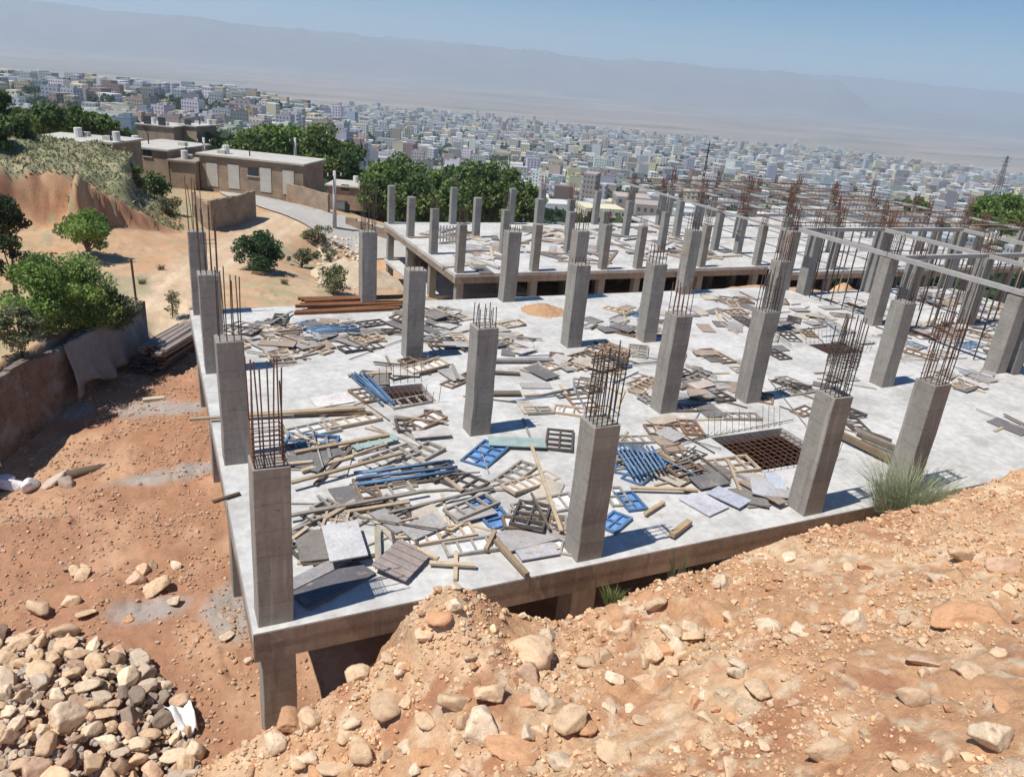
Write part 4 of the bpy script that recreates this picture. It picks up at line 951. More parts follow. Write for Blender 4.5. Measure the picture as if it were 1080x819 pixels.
for (u, v, ru, rv, n) in [(520,262,34,12,22),(610,268,40,10,22),(690,262,40,14,30),(470,248,20,12,12),(740,270,25,6,10),(580,245,40,10,18),(500,280,40,4,8),(765,262,35,10,18),(640,245,50,8,16),(720,240,40,10,12)]:
    for k in range(n):
        p = rpx(u, v, ru, rv, Z2)
        if not inslab(p[0], p[1]) or hits_col(p[0], p[1]): continue
        sheet(p[0], p[1], random.uniform(0, 3), random.uniform(1, 2.6), random.uniform(.5, 1.1), label=None, t=.06, tilt=random.gauss(0, .05)) if random.random() < .65 else plank(p[0], p[1], random.uniform(0, 3), random.uniform(2, 4), .2, .1)
# slender bars across the slab
for (u1, v1, u2, v2) in [(460,535,560,490),(640,400,700,420),(325,395,480,340),(810,400,850,450),(860,440,700,470),(940,380,1000,372),(965,345,1010,352),(690,455,760,475),(505,470,515,500),(900,400,1010,352),(950,382,1020,378),(655,460,700,500)]:
    a, L, c = ang(u1, v1, u2, v2); 
    if inslab(c[0], c[1]): pipe(c[0], c[1], a, min(L, 4), .013, False, 'thin reinforcing bar lying loose '+bay(c[0], c[1]), .05)
# rusty stack on the back edge of the slab
for k in range(9):
    a, L, c = ang(312+random.uniform(-4, 10), 323+k*1.1, 424+random.uniform(-6, 2), 319+k*1.0)
    o = plank(c[0], c[1], a, L, .16, .1, ('rust', (.62,.33,.2,1)), 'rust brown steel length stacked on the back slab edge', .02+.11*((8-k)//3)); o['group'] = 'rust brown lengths on the back edge'
# soil heap against the back edge
def heap(name, cx, cy, cz, rx, ry, h, col, label, rz=0):
    n = 46; a = np.linspace(-1.15, 1.15, n); A, B = np.meshgrid(a, a, indexing='ij'); q = np.sqrt(A*A+B*B)
    z = h*np.maximum(1-q, -.3)*(1+.25*fbm(A*3+cx, B*3, 3, 5))+.05*fbm(A*12, B*12, 3, 6)
    V = np.stack([A.ravel()*rx, B.ravel()*ry, z.ravel()-.02], 1); i, j = np.meshgrid(np.arange(n-1), np.arange(n-1), indexing='ij')
    F = np.stack([i*n+j, (i+1)*n+j, (i+1)*n+j+1, i*n+j+1], -1).reshape(-1, 4)
    o = link(name, np_mesh(name, V, F, True, np.tile(col, (len(V), 1))*(1+.12*fbm(V[:, 0]*2, V[:, 1]*2, 3, 3))[:, None]), M['ground'], None, (cx, cy, cz)); o.rotation_euler = (0, 0, rz)
    return tag(o, label, 'soil heap', 'soil heaps')
p = (35.5, 20.3); heap('soil_heap', 35.5, 20.3, -2.4, 4.5, 1.9, 1.9, (.56,.35,.20), 'long orange soil heap behind the right frame'); p = (24.5, 20.6); heap('soil_heap', 23.8, 20.4, -3.3, 4.0, 1.8, 2.4, (.56,.35,.20), 'orange soil heap between the near slab and the right frame')
p = at(577, 330, 0); heap('soil_heap', p[0], p[1]+.3, 0, 1.0, 1.0, .34, (.44,.27,.155), 'orange sand heap at the back edge of the near slab')
p = at(350, 285, -4.4); heap('stone_heap', p[0]+1, p[1], -4.9, 3.2, 2.6, 1.5, (.52,.42,.30), 'pale rubble heap beyond the back left of the slab')

# ------------------------------------------------------------------ left side: retaining wall, stack, junk
def zt(x, y): return float(terrain(np.array([float(x)]), np.array([float(y)]))[0])
mw = MB()
for (ax, ay), (bx_, by_) in zip(WALL[:-1], WALL[1:]):
    n = max(2, int(math.hypot(bx_-ax, by_-ay)/.45)); 
    for k in range(n):
        t0, t1 = k/n, (k+1)/n; x0, y0, x1, y1 = ax+(bx_-ax)*t0, ay+(by_-ay)*t0, ax+(bx_-ax)*t1, ay+(by_-ay)*t1
        top = -1.2+.12*math.sin(x0*3.1)+random.uniform(-.07, .05)
        mw.bar((x0+.14, y0-.05, (top-4.4)/2), (x1+.14, y1-.05, (top-4.4)/2), .26+random.uniform(-.03, .03), top+4.4)
o = mw.build('retaining_wall', M['wallblock'], loc=(-1.9, 23.8, -3.4)); tag(o, 'rough block retaining wall draped with grey sheeting at the left', 'wall')
def drape(name, p0, p1, ztop, zbot, label, mt, out=.25, seed=0):
    n, m = 40, 16; V = []; d = Vector((p1[0]-p0[0], p1[1]-p0[1], 0)); nrm = Vector((-d.y, d.x, 0)).normalized()
    if nrm.x < 0: nrm = -nrm
    for i in range(n):
        for j in range(m):
            s, t = i/(n-1), j/(m-1); w = .07*math.sin(s*31+seed+2*t)+.10*float(fbm(np.array(s*9.), np.array(t*3.+seed), 3, 3))
            P = Vector((p0[0], p0[1], 0))+d*s+nrm*(.34+out*t+w*(.3+t)); V.append((P.x, P.y, ztop+(zbot-ztop)*t*(.88+.24*float(vn(np.array(s*5.+seed), np.array(0.), 8)))))
    F = [(i*m+j, (i+1)*m+j, (i+1)*m+j+1, i*m+j+1) for i in range(n-1) for j in range(m-1)]
    me = bpy.data.meshes.new(name); c = V[0]; me.from_pydata([(a-c[0], b-c[1], e-c[2]) for a, b, e in V], [], F); me.polygons.foreach_set('use_smooth', [True]*len(F))
    o = link(name, me, mt, None, c); md = o.modifiers.new('t', 'SOLIDIFY'); md.thickness = .01; return tag(o, label, 'sheet')
drape('tarpaulin', (-2.2, 23.2), (-4.6, 18.6), -1.12, -3.0, 'grey plastic sheeting hanging over the far part of the block wall', M['tarp'], .3, 1)
drape('tarpaulin', (-6.6, 14.9), (-7.6, 13.0), -1.5, -3.5, 'pale plastic sheet hanging at the left picture edge', M['cloth'], .35, 4)
# stack of dark formwork planks
a_, L_, c_ = ang(152, 396, 207, 372, -3.3)
st = at(160, 392, -3.3)
ly = 0
ang0, _L, cst = ang(138, 388, 207, 348, -2.9)
for r_ in range(7):
    for k in range(4):
        t_ = (k-1.5)*.29; x = cst[0]-math.sin(ang0)*t_+random.uniform(-.1, .1)+.08*r_; y = cst[1]+math.cos(ang0)*t_+random.uniform(-.08, .08)
        m_ = MB(); m_.box((0, 0, .05), (3.3+random.uniform(-.5, .5), .27, .1)); m_.box((0, .11, .115), (2.5, .03, .03))
        o = m_.build('shutter_plank', M['ply']); o.location = (x, y, -3.42+r_*.17); rot(o, ang0+random.gauss(0, .03), 0, random.gauss(0, .01)); o.color = (.28,.24,.23,1) if r_ < 4 else (.62,.56,.54,1)
        tag(o, '%s shutter plank in the dark stack beside the slab' % ('grey top' if r_ > 4 else ('bottom' if r_ == 0 else 'brown middle')), 'shutter plank', 'shutter planks stacked beside the slab')
o = plank(-1.6, 18.7, .05, .75, .22, .12, ('w', (1.6,1.6,1.5,1)), 'whitish block on the dirt in front of the plank stack', zt(-1.6, 18.7))
# rusty pole and junk
p = (-2.0, 25.2, zt(-2.0, 25.2)); m_ = MB(); m_.tube([(p[0], p[1], p[2]-.2), (p[0]-.05, p[1], p[2]+2.9)], .05, 7); o = m_.build('pole', M['rust'], loc=p); tag(o, 'thin rusty pole at the end of the block wall', 'pole')
p = at(12, 500, -3.6); z = zt(p[0], p[1])
for k, (dx, dy, s, c, l) in enumerate([(0, 0, .55, (1.9,1.95,2.1,1), 'white sack at the left picture edge'), (.45, -.1, .45, (1.9,1.95,2.0,1), 'white sack leaning on the first one'), (-.4, .35, .5, (1.6,1.65,1.8,1), 'greyish sack behind the white ones'), (1.1, .0, .5, (1.3,1.1,.95,1), 'brown sack beside the log'), (1.45, -.25, .38, (.9,.75,.65,1), 'dark lump of rags beside the log')]):
    me = np_mesh('sack', rock_shape(IV, 900+k, 5, .12)*np.array([1, .8, .8]), IF, True); me.materials.append(M['ply'])
    o = link('sack', me, None, None, (p[0]+dx, p[1]+dy, z+s*.3)); o.scale = (s*1.0, s*.8, s*.9); o.rotation_euler = (.2*k, .3, k*1.3); o.color = c; tag(o, l, 'sack', 'sacks and rags at the left')
m_ = MB(); m_.tube([(p[0]+1.4, p[1]+.2, z+.15), (p[0]+2.1, p[1]+.35, z+.17), (p[0]+2.7, p[1]+.5, z+.14)], [.16, .15, .13], 10); o = m_.build('log', M['bark'], loc=(p[0]+1.4, p[1]+.2, z), smooth=True); tag(o, 'short brown log on the dirt by the sacks', 'log')
m_ = MB(); m_.tube([(p[0]-.35, p[1]-.3, z), (p[0]-.45, p[1]+.1, z+1.1)], .025, 6); o = m_.build('stake', M['rust'], loc=(p[0]-.35, p[1]-.3, z)); tag(o, 'reddish stake leaning at the left picture edge', 'stake')

# ------------------------------------------------------------------ road, houses, compound walls, poles
def path_sheet(name, pts, widths, m, lift=.05):
    V = []; F = []
    P = np.array(pts, float); t = np.linspace(0, len(P)-1, 80); xs = np.interp(t, range(len(P)), P[:, 0]); ys = np.interp(t, range(len(P)), P[:, 1]); ws = np.interp(t, range(len(P)), widths)
    for k in range(80):
        a, b = max(k-1, 0), min(k+1, 79); dx, dy = xs[b]-xs[a], ys[b]-ys[a]; L = math.hypot(dx, dy)
        for s in np.linspace(-1, 1, 9):
            x = xs[k]-dy/L*s*ws[k]/2; y = ys[k]+dx/L*s*ws[k]/2; V.append((x, y, zt(x, y)+lift))
    for k in range(79):
        for j in range(8): F.append((k*9+j, (k+1)*9+j, (k+1)*9+j+1, k*9+j+1))
    return struct(link(name, np_mesh(name, V, F, True), m))
def gpt(u, v):    # where a ray meets the terrain
    d = ray(u, v); t = np.arange(10, 160, .3); P_ = CAM+d[None]*t[:, None]
    w_ = np.where(P_[:, 2] < terrain(P_[:, 0], P_[:, 1], False))[0]
    return P_[w_[0]] if len(w_) else CAM+d*100
rp = [gpt(u, v) for u, v in [(236,196),(262,208),(310,222),(360,238),(400,250),(450,262)]]
path_sheet('road', [(p[0], p[1]) for p in rp], [3.5, 4.5, 6, 7, 7, 7], M['road'], .12)
def add_uv_boxes(o):
    me = o.data; uv = me.uv_layers.new(name='UVMap')
    for p in me.polygons:
        n = p.normal
        for li in p.loop_indices:
            v = me.vertices[me.loops[li].vertex_index].co
            if abs(n.z) > .7: uv.data[li].uv = (v.x, v.y)
            else: uv.data[li].uv = (v.x*-n.y+v.y*n.x, v.z)
def house(pa, pb, depth, h, label, wins=(), over=.25, drop=1.2, roofm='roof', name='brick_house', cat='house', doors=(), vt=None):
    """pa, pb: ground points of the wall facing us (left, right)"""
    if vt is not None:
        lo, hi = .5, 12.
        for _ in range(30):
            m = (lo+hi)/2; lo, hi = (m, hi) if proj(np.array(pa)+np.array([0, 0, m]))[1] > vt else (lo, m)
        h = lo
    a = Vector((pa[0], pa[1], 0)); b = Vector((pb[0], pb[1], 0)); z = min(pa[2], pb[2]); d = (b-a); L = d.length; d.normalize(); n = Vector((-d.y, d.x, 0))
    if n.y < 0: n = -n
    e = empty(name, (pa[0], pa[1], z), label, cat, 'low brick houses beyond the site')
    P = lambda s, t: (a+d*s+n*t)
    q = [P(0, 0), P(L, 0), P(L, depth), P(0, depth)]
    m_ = MB(); m_.prism([(p.x, p.y) for p in q], z-drop, z+h); o = m_.build('wall', M['brick'], e); add_uv_boxes(o)
    q = [P(-over, -over), P(L+over, -over), P(L+over, depth+over), P(-over, depth+over)]
    m_ = MB(); m_.prism([(p.x, p.y) for p in q], z+h+.003, z+h+.18); m_.build('roof', M[roofm], e)
    rz = math.atan2(d.y, d.x)
    for k in range(3):
        c = P(random.uniform(.1, .9)*L, random.uniform(.2, .8)*depth); m_ = MB()
        if k == 0: m_.tube([(c.x, c.y, z+h+.15), (c.x, c.y, z+h+1.0)], .35, 10); m_.build('water_tank', M['paintwhite'], e)
        elif k == 1: m_.tube([(c.x, c.y, z+h+.1), (c.x, c.y, z+h+1.3)], .07, 6); m_.build('vent_pipe', M['darkmetal'], e)
        else: m_.box((c.x, c.y, z+h+.35), (.8, .6, .4), rz); m_.build('roof_box', M['plaster'], e)
    for (s, zz, w, hh) in wins:
        m_ = MB(); c = P(s*L, -.02); m_.box((c.x, c.y, z+zz), (w, .06, hh), rz); f_ = m_.build('window', M['glass'], e)
        m_ = MB(); c = P(s*L, -.05); m_.box((c.x, c.y, z+zz-hh/2-.06), (w+.2, .12, .08), rz); m_.build('sill', M['plaster'], f_)
    for (s, w, hh) in doors:
        m_ = MB(); c = P(s*L, -.02); m_.box((c.x, c.y, z+hh/2), (w, .07, hh), rz); m_.build('door', M['plaster'], e)
    return e
def hz(u, v, Y): return atY(u, v, Y)
house(hz(212,195,76), hz(320,206,70), 5.5, 3.3, 'long low brick house with pale flat roof left of the big trees', wins=[(.52,1.9,1.1,.8)], doors=[(.12,1.2,2.3),(.33,1.2,2.4),(.64,1.2,2.4),(.86,1.2,2.4)], vt=163)
house(hz(126,176,80), hz(178,180,77), 8, 2.7, 'middle brick house with a broad pale roof behind the grassy bank', wins=[(.2,1.7,.9,.6),(.6,1.7,.9,.6)], vt=154)
house(hz(33,172,72), hz(96,174,70), 6, 3.4, 'dark brick house behind the left grassy bank', wins=[(.7,1.9,1,.8)], vt=147)
house(hz(97,172,71), hz(120,173,70), 5, 2.7, 'small dark brick annex beside the left house', vt=150)
house(hz(180,186,76), hz(206,188,75), 3, 2.0, 'low brown shed between the two long roofs', roofm='brick', vt=170)
house(hz(146,148,128), hz(184,150,125), 6, 5.0, 'two storey tan block behind the brick houses', wins=[(.3,3.2,1.2,1.2),(.7,3.2,1.2,1.2)], vt=131)
house(hz(191,148,128), hz(208,149,126), 5, 4.2, 'small grey building right of the tan block', wins=[(.5,2.8,1.2,1)], vt=132)
house(hz(345,206,90), hz(383,213,88), 5, 2.8, 'low tan house at the right end of the lane', wins=[(.5,1.6,1,.8)], vt=192)
def wallpx(pts, h, label, thick=.25):
    P = [np.array(q) for q in pts]; m_ = MB()
    for a, b in zip(P[:-1], P[1:]):
        n = 8
        for k in range(n):
            c, d = a+(b-a)*k/n, a+(b-a)*(k+1)/n; z0, z1 = min(c[2], d[2])-1.0, (c[2]+d[2])/2+h+random.uniform(-.06, .06)
            m_.bar((c[0], c[1], (z0+z1)/2), (d[0], d[1], (z0+z1)/2), thick+.002*(k % 3), z1-z0)
    o = m_.build('compound_wall', M['brick'], loc=tuple(P[0])); add_uv_boxes(o); tag(o, label, 'wall', 'brick compound walls')
wallpx([gpt(254,200), gpt(300,212), gpt(347,226)], 1.9, 'brick wall running in front of the long house')
wallpx([gpt(222,243), gpt(245,238), gpt(269,229)], 2.3, 'brown wall corner beside the dirt road')
wallpx([gpt(222,243), gpt(205,228)], 2.0, 'short wall stub left of the brown corner')
wallpx([gpt(365,238), gpt(410,254), gpt(455,268)], .9, 'low wall along the far side of the lane')
def pole(u, v, vt, label, Y=None, wood=False, arm=True):
    p = gpt(u, v) if Y is None else atY(u, v, Y)
    lo, hi = 1.0, 20.0
    for _ in range(30):
        m = (lo+hi)/2
        if proj(p+np.array([0, 0, m]))[1] > vt: lo = m
        else: hi = m
    h = lo; e = empty('utility_pole', tuple(p), label, 'utility pole', 'utility poles'); m_ = MB(); m_.tube([(p[0], p[1], p[2]-.5), (p[0], p[1], p[2]+h)], [.2, .13], 8); m_.build('shaft', M['polec'], e, smooth=True)
    if arm:
        m_ = MB(); m_.box((p[0], p[1], p[2]+h-.5), (1.6, .12, .12), .3); m_.build('crossarm', M['darkmetal'], e)
        for s in (-.65, .65): m_ = MB(); m_.tube([(p[0]+s*.95, p[1]+s*.29, p[2]+h-.44), (p[0]+s*.95, p[1]+s*.29, p[2]+h-.2)], .06, 6); m_.build('insulator', M['paintwhite'], e)
    return p, h
pole(218,197,145,'pale pole beside the brown walls left of the long house')
pole(353,243,180,'pole on the lane right of the long house')
pole(312,185,145,'thin pole behind the long house', Y=84)
# parked car on the lane
cp_ = atY(358, 226, 72)
def car(p, rz, label, colr):
    e = empty('parked_car', tuple(p), label, 'car', None, rz)
    m_ = MB(); prof = [(-2,.3),(-2,.85),(-1.6,.95),(-1.1,1.42),(.5,1.42),(1.1,.95),(1.95,.82),(2.05,.3)]
    V = [(x, s*.82*(1 if z < 1.2 else .85), z) for s in (-1, 1) for x, z in prof]; n = len(prof)
    m_.add(V, [tuple(range(n)), tuple(reversed(range(n, 2*n)))]+[(i, i+n, (i+1) % n+n, (i+1) % n) for i in range(n)]); o = m_.mesh('body'); o = link('body', o, M['darkmetal'], e)
    for sx in (-1.3, 1.3):
        for sy in (-.75, .75): m_ = MB(); m_.tube([(sx, sy-.1, .32), (sx, sy+.1, .32)], .32, 14); link('wheel', m_.mesh('wheel'), M['rebar'], e)
    for s in (-1, 1): m_ = MB(); m_.box((-.3, s*.765, 1.16), (1.3, .03, .3)); link('window', m_.mesh('window'), M['glass'], e)
    return e
car(cp_, 1.2, 'small dark vehicle parked on the lane by the brick wall end', None)

# ------------------------------------------------------------------ vegetation
def leaves(cs, rs, n, size, pal, seed, flat=.0, up=0):
    g = np.random.default_rng(seed); cs = np.asarray(cs, float); rs = np.asarray(rs, float)
    w = (rs**2); idx = g.choice(len(cs), n, p=w/w.sum()); d = g.normal(size=(n, 3)); d /= np.linalg.norm(d, axis=1)[:, None]
    rad = g.random(n)**.45; P = cs[idx]+d*(rs[idx]*rad)[:, None]*np.array([1, 1, .82])
    a = g.normal(size=(n, 3)); a[:, 2] += up; a /= np.linalg.norm(a, axis=1)[:, None]; b = np.cross(a, g.normal(size=(n, 3))); b /= np.linalg.norm(b, axis=1)[:, None]
    s = size*g.uniform(.6, 1.35, n)[:, None]
    V = np.stack([P-a*s, P+b*s*.5, P+a*s, P-b*s*.5], 1).reshape(-1, 3); F = np.arange(4*n).reshape(n, 4)
    clump = g.integers(0, len(pal), len(cs))[idx]; c = np.array(pal)[clump]*g.uniform(.7, 1.3, (n, 1)); C_ = np.repeat(c*1.3, 4, 0)
    return V, F, np.clip(C_, 0, .6)
G1 = [(.085,.13,.04),(.11,.16,.05),(.075,.12,.045),(.13,.175,.06)]
G2 = [(.12,.19,.05),(.15,.21,.065),(.10,.165,.05)]
GD = [(.16,.17,.09),(.13,.15,.08),(.20,.19,.11)]
def tree(u, v, vt, wpx, label, Y=None, pal=G1, n=5000, leaf=.16, name='tree', cat='tree', group=None, trunk=True, seed=None, low=.3, nclump=16, base=None):
    p = (gpt(u, v) if Y is None else atY(u, v, Y)) if base is None else np.array(base); seed = seed if seed is not None else int(u*7+v)
    g = random.Random(seed); dist = (p-CAM)@_F; h = (v-vt)*dist/FPX*1.03; w = wpx*dist/FPX
    z0 = zt(p[0], p[1]) if Y is None else p[2]
    e = empty(name, (p[0], p[1], z0), label, cat, group)
    th = h*low if trunk else h*.08; cs = []; rs = []
    for k in range(nclump):
        t = g.random(); rr = w/2*math.sqrt(max(.08, 1-(2*t-.9)**2*.8)); a = g.uniform(0, 6.28); q = rr*math.sqrt(g.random())*.9
        cs.append((math.cos(a)*q, math.sin(a)*q, th+(h-th)*(.12+.72*t))); rs.append(g.uniform(.12, .30)*min(w, h))
    V, F, C_ = leaves(cs, rs, n, leaf, pal, seed)
    V[:, 2] = np.clip(V[:, 2], .02, None); V[:, 2] = np.where(V[:, 2] > h, h-(V[:, 2]-h)*.3, V[:, 2])
    link('crown', np_mesh('crown', V, F, False, C_), M['leaf'], e)
    m_ = MB(); tr = max(.03, w*.03); m_.tube([(0, 0, -.5), (tr*.4, 0, th), (tr, tr*.5, h*.6)], [tr*1.3, tr, tr*.4], 7)
    for c in cs[:7]: m_.tube([(tr*.3, 0, th*.8), (c[0]*.5, c[1]*.5, (th+c[2])/2), tuple(c)], [tr*.55, tr*.35, tr*.12], 5)
    link('trunk', m_.mesh('trunk', True), M['bark'], e)
    return e
GT = 'trees behind the houses'
for (u, v, vt, w, Y, l) in [(262,186,140,44,95,'tree rising behind the left part of the long roof'),(288,188,134,46,98,'second tree behind the long roof'),(312,190,130,44,102,'tallest tree behind the middle of the long roof'),(338,194,134,46,100,'tree behind the right part of the long roof'),(362,198,148,40,98,'tree at the right end of the long house'),
    (402,232,172,46,92,'tree at the left of the dense grove'),(428,236,158,46,98,'tall light green tree of the grove'),(440,238,186,50,84,'broad low tree in the grove by the tin roofs'),(462,238,178,44,88,'dark tree in the middle of the grove'),(488,240,170,46,92,'tall dark tree in the middle of the grove'),(512,240,172,46,90,'rounded tree right of the grove middle'),(536,242,178,42,88,'tree near the right end of the grove'),(556,240,192,30,86,'small tree ending the grove on the right'),(398,226,186,36,82,'dark low tree at the edge of the lane'),
    (470,234,168,34,104,'tree standing behind the grove middle'),(412,214,166,34,110,'pale tree behind the grove left side')]:
    tree(u, v, vt, w*1.08, l, Y, n=3400, leaf=.33, group=GT, pal=G1 if u % 3 else G2, low=.06, nclump=22)
for (u, v, vt, w, Y, l) in [(8,150,96,34,66,'tall dark tree at the left picture edge'),(26,172,108,26,62,'slim dark tree in front of the left house'),(50,146,112,44,84,'round tree behind the dark brick house'),(78,146,114,44,88,'tree behind the roof of the dark brick house'),(106,146,120,34,90,'tree right of the dark brick house'),(-4,168,120,40,58,'dark bush tree cut by the left edge')]:
    tree(u, v, vt, w, l, Y, n=3200, leaf=.26, group='trees around the left houses', low=.1, nclump=20)
for (u, v, vt, w, Y, l) in [(1032,248,206,34,58,'tree at the right side behind the frames'),(1056,246,202,40,60,'biggest tree at the right picture edge'),(1078,246,206,34,60,'tree cut by the right picture edge'),(962,226,208,40,95,'low tree behind the beams left of the right trees')]:
    tree(u, v, vt, w*1.1, l, Y, n=4200, leaf=.22, group='trees at the right', pal=G2, low=.05, nclump=22)
GB = 'shrubs'
PB = [(.13,.20,.05),(.17,.25,.065),(.22,.30,.10),(.11,.18,.05)]
def bush(u, v, vt, w, l, Y=None, n=3500, leaf=.07, pal=PB, **k): return tree(u, v, vt, w, l, Y, pal, n, leaf, 'shrub', 'shrub', GB, trunk=False, **k)
bush(52,352,272,74,'large leafy shrub behind the block wall',Y=19.6,n=9000)
bush(96,350,268,76,'tallest leafy shrub beside the rusty pole',Y=21.2,n=9000)
bush(118,352,300,50,'grey green shrub at the end of the block wall',Y=21.5,n=4000,pal=[(.10,.13,.07),(.13,.15,.09)])
bush(22,368,318,44,'pale dry shrub at the left of the wall top',Y=17.5,n=2500,pal=GD)
bush(92,268,222,66,'bright green shrub below the cut bank',Y=39,n=5000,leaf=.1)
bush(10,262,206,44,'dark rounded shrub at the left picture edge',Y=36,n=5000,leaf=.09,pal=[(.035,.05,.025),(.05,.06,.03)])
bush(15,300,250,70,'dark shrub lower down at the left picture edge',Y=30,n=5000,leaf=.08,pal=[(.035,.055,.025),(.05,.07,.03)])  # leaf palette darker than the usual shrub greens
bush(272,286,243,50,'dark green shrub beside the dirt road',n=6000,leaf=.09,pal=[(.04,.08,.035),(.055,.10,.045)])
bush(182,334,306,22,'thin shrub on the dirt road edge',n=500,leaf=.06,pal=GD)
bush(352,310,280,34,'dry olive shrub behind the rust brown stack',n=1800,leaf=.08,pal=GD)
bush(335,256,238,40,'flat scrub beside the pale rubble',n=1500,leaf=.1,pal=GD)
bush(318,282,262,36,'grey dry scrub right of the dark green shrub',n=1500,leaf=.1,pal=GD)
bush(140,205,172,30,'dark shrub on top of the cut bank',Y=62,n=1800,leaf=.13,pal=G1)
bush(165,212,178,30,'dark shrub right of the cut bank top',Y=66,n=1800,leaf=.13,pal=G1)
bush(178,232,205,26,'grey green shrub on the slope by the brown wall',Y=58,n=1200,leaf=.12,pal=GD)
bush(345,275,262,30,'low dry scrub on the pale rubble',n=900,leaf=.08,pal=GD)
# tufts
def tuft(p, h, w, n, label, pal=GD, seed=0, stiff=.5):
    g = np.random.default_rng(seed); e = []
    a = g.uniform(0, 6.28, n); q = g.random(n)**.7*w*.28; x = np.cos(a)*q; y = np.sin(a)*q; hh = h*g.uniform(.45, 1.05, n); ox = np.cos(a)*w*.5*g.random(n)*stiff*1.6; oy = np.sin(a)*w*.5*g.random(n)*stiff*1.6
    P0 = np.stack([x, y, np.full(n, -.05)], 1); P1 = np.stack([x+ox*.35, y+oy*.35, hh*.6], 1); P2 = np.stack([x+ox, y+oy, hh], 1); t = g.uniform(0, 6.28, n); s = np.stack([np.cos(t), np.sin(t), 0*t], 1)*.006
    V = np.stack([P0-s, P0+s, P1+s*.8, P1-s*.8, P2+s*.2, P2-s*.2], 1).reshape(-1, 3)
    b = np.arange(n)*6; F = np.concatenate([np.stack([b, b+1, b+2, b+3], 1), np.stack([b+3, b+2, b+4, b+5], 1)])
    c = np.repeat(np.array(pal)[g.integers(0, len(pal), n)]*g.uniform(.8, 1.25, (n, 1)), 6, 0)
    o = link('grass_tuft', np_mesh('grass_tuft', V, F, False, c), M['leaf'], None, tuple(p)); return tag(o, label, 'grass', 'grass tufts')
GG = [(.34,.36,.22),(.27,.31,.18),(.40,.40,.27),(.22,.27,.14)]
p = atY(955, 541, -1.0); tuft(p, 1.15, 2.4, 1300, 'big feathery grey green grass tuft before the last front column', GG, 3, .7)
p = atY(712, 612, -1.5); tuft(p, .75, .5, 60, 'thin dry weed by the slab edge right of the second column', GD, 5, .4)
p = atY(645, 636, -1.9); tuft(p, .28, .5, 160, 'small green weed on the bank crest', [(.14,.19,.06),(.18,.2,.08)], 6, .6)
for k, (u, v) in enumerate([(185,322),(150,300),(205,330),(170,285),(60,375),(35,385),(300,300)]):
    p = gpt(u, v); tuft(p, .4, .6, 160, 'dry grass tuft %s' % ('on the dirt road' if u > 140 else 'on the wall top'), GD, 20+k)
# grass cover on the left bank
gx = rng.uniform(-26, 1, 20000); gy = rng.uniform(45, 72, 20000); q = hillq(gx, gy); hcl, dcl = cliff(gx, gy); sel = (q < .885) | ((dcl > .6) & (gx > -6) & (gx < 1.5) & (gy < 62)) | ((gy > 60) & (gx < 0) & (gx > -8)); gx = gx[sel]; gy = gy[sel]; gz = terrain(gx, gy); n = len(gx)
P0 = np.stack([gx, gy, gz-.03], 1); t = rng.uniform(0, 6.28, n); s = np.stack([np.cos(t), np.sin(t), 0*t], 1)*rng.uniform(.04, .12, n)[:, None]; H_ = rng.uniform(.05, .24, n); 
tip = P0+np.stack([rng.normal(0, .1, n), rng.normal(0, .1, n), H_], 1)
V = np.stack([P0-s, P0+s, tip+s*.5, tip-s*.5], 1).reshape(-1, 3); c = np.repeat(np.array([(.26,.27,.15),(.20,.23,.13),(.33,.32,.19),(.38,.35,.20)])[rng.integers(0, 4, n)], 4, 0)
o = link('grass', np_mesh('grass', V, np.arange(4*n).reshape(n, 4), False, c), M['leaf']); tag(o, 'dry grey green grass covering the top of the cut bank', 'grass', None, 'stuff')
# pale rubble stones beside the lane
pr = [gpt(u, v) for u, v in [(random.uniform(335, 385), random.uniform(252, 305)) for _ in range(420)]]; pr = np.array(pr)
pr[:, 2] = terrain(pr[:, 0], pr[:, 1]); scatter('roadside_rubble', pr, rng.uniform(.15, .5, len(pr)), stonecols(len(pr), [(.60,.50,.38),(.55,.44,.32),(.62,.54,.44)]), M['stone'], 2, .1, 'pale rubble stones spread on the slope beyond the slab')

# ------------------------------------------------------------------ the city
PALC = {'white': (.66,.66,.64), 'pale grey': (.46,.47,.47), 'grey': (.24,.25,.27), 'cream': (.62,.56,.40), 'tan': (.42,.35,.27), 'brown brick': (.26,.18,.14), 'bluish': (.37,.41,.44), 'pinkish': (.40,.34,.30)}
names = list(PALC); B = []
cg, sg = math.cos(R(24)), math.sin(R(24))
g = random.Random(99)
for i in range(-60, 190):
    for j in range(4, 190):
        cell = 21.0; gx_, gy_ = i*cell, j*cell
        if i % 4 == 0 and g.random() < .8: continue
        x = gx_*cg+gy_*sg*1.0+g.uniform(-4, 4); y = -gx_*sg+gy_*cg+g.uniform(-4, 4)
        dx, dy = x-CAM[0], y-CAM[1]; r = math.hypot(dx, dy); az = math.degrees(math.atan2(dx, dy))
        if not (-11 < az < 64): continue
        rmin = 250 if az > 22 else (280 if az < 8 else 230)
        st_cap = 4 if az < 12 else 9; rmax = 3300-600*vn(np.array(az/9.), np.array(.5), 3) if az > 12 else 1280
        if r < rmin or r > rmax: continue
        dn = .74 if r < 2300 else .80-.6*(r-2300)/1000
        if float(fbm(np.array(x/140), np.array(y/140), 3, 61)) > .22: dn *= .35
        if g.random() > dn: continue
        st_ = g.choices([1, 2, 3, 4, 5, 6, 8], [16, 26, 24, 16, 10, 6, 2])[0] if r > 330 else g.choice([1, 2, 2, 3, 4])
        st_ = min(st_, st_cap)
        B.append([x, y, r, az, g.uniform(8, 17)*(1.6 if g.random() < .1 else 1), g.uniform(8, 16), st_, g.choices(names, [22, 24, 10, 10, 10, 4, 13, 7])[0], g.choice([0, 0, 0, .2, -.3])+R(-24)])
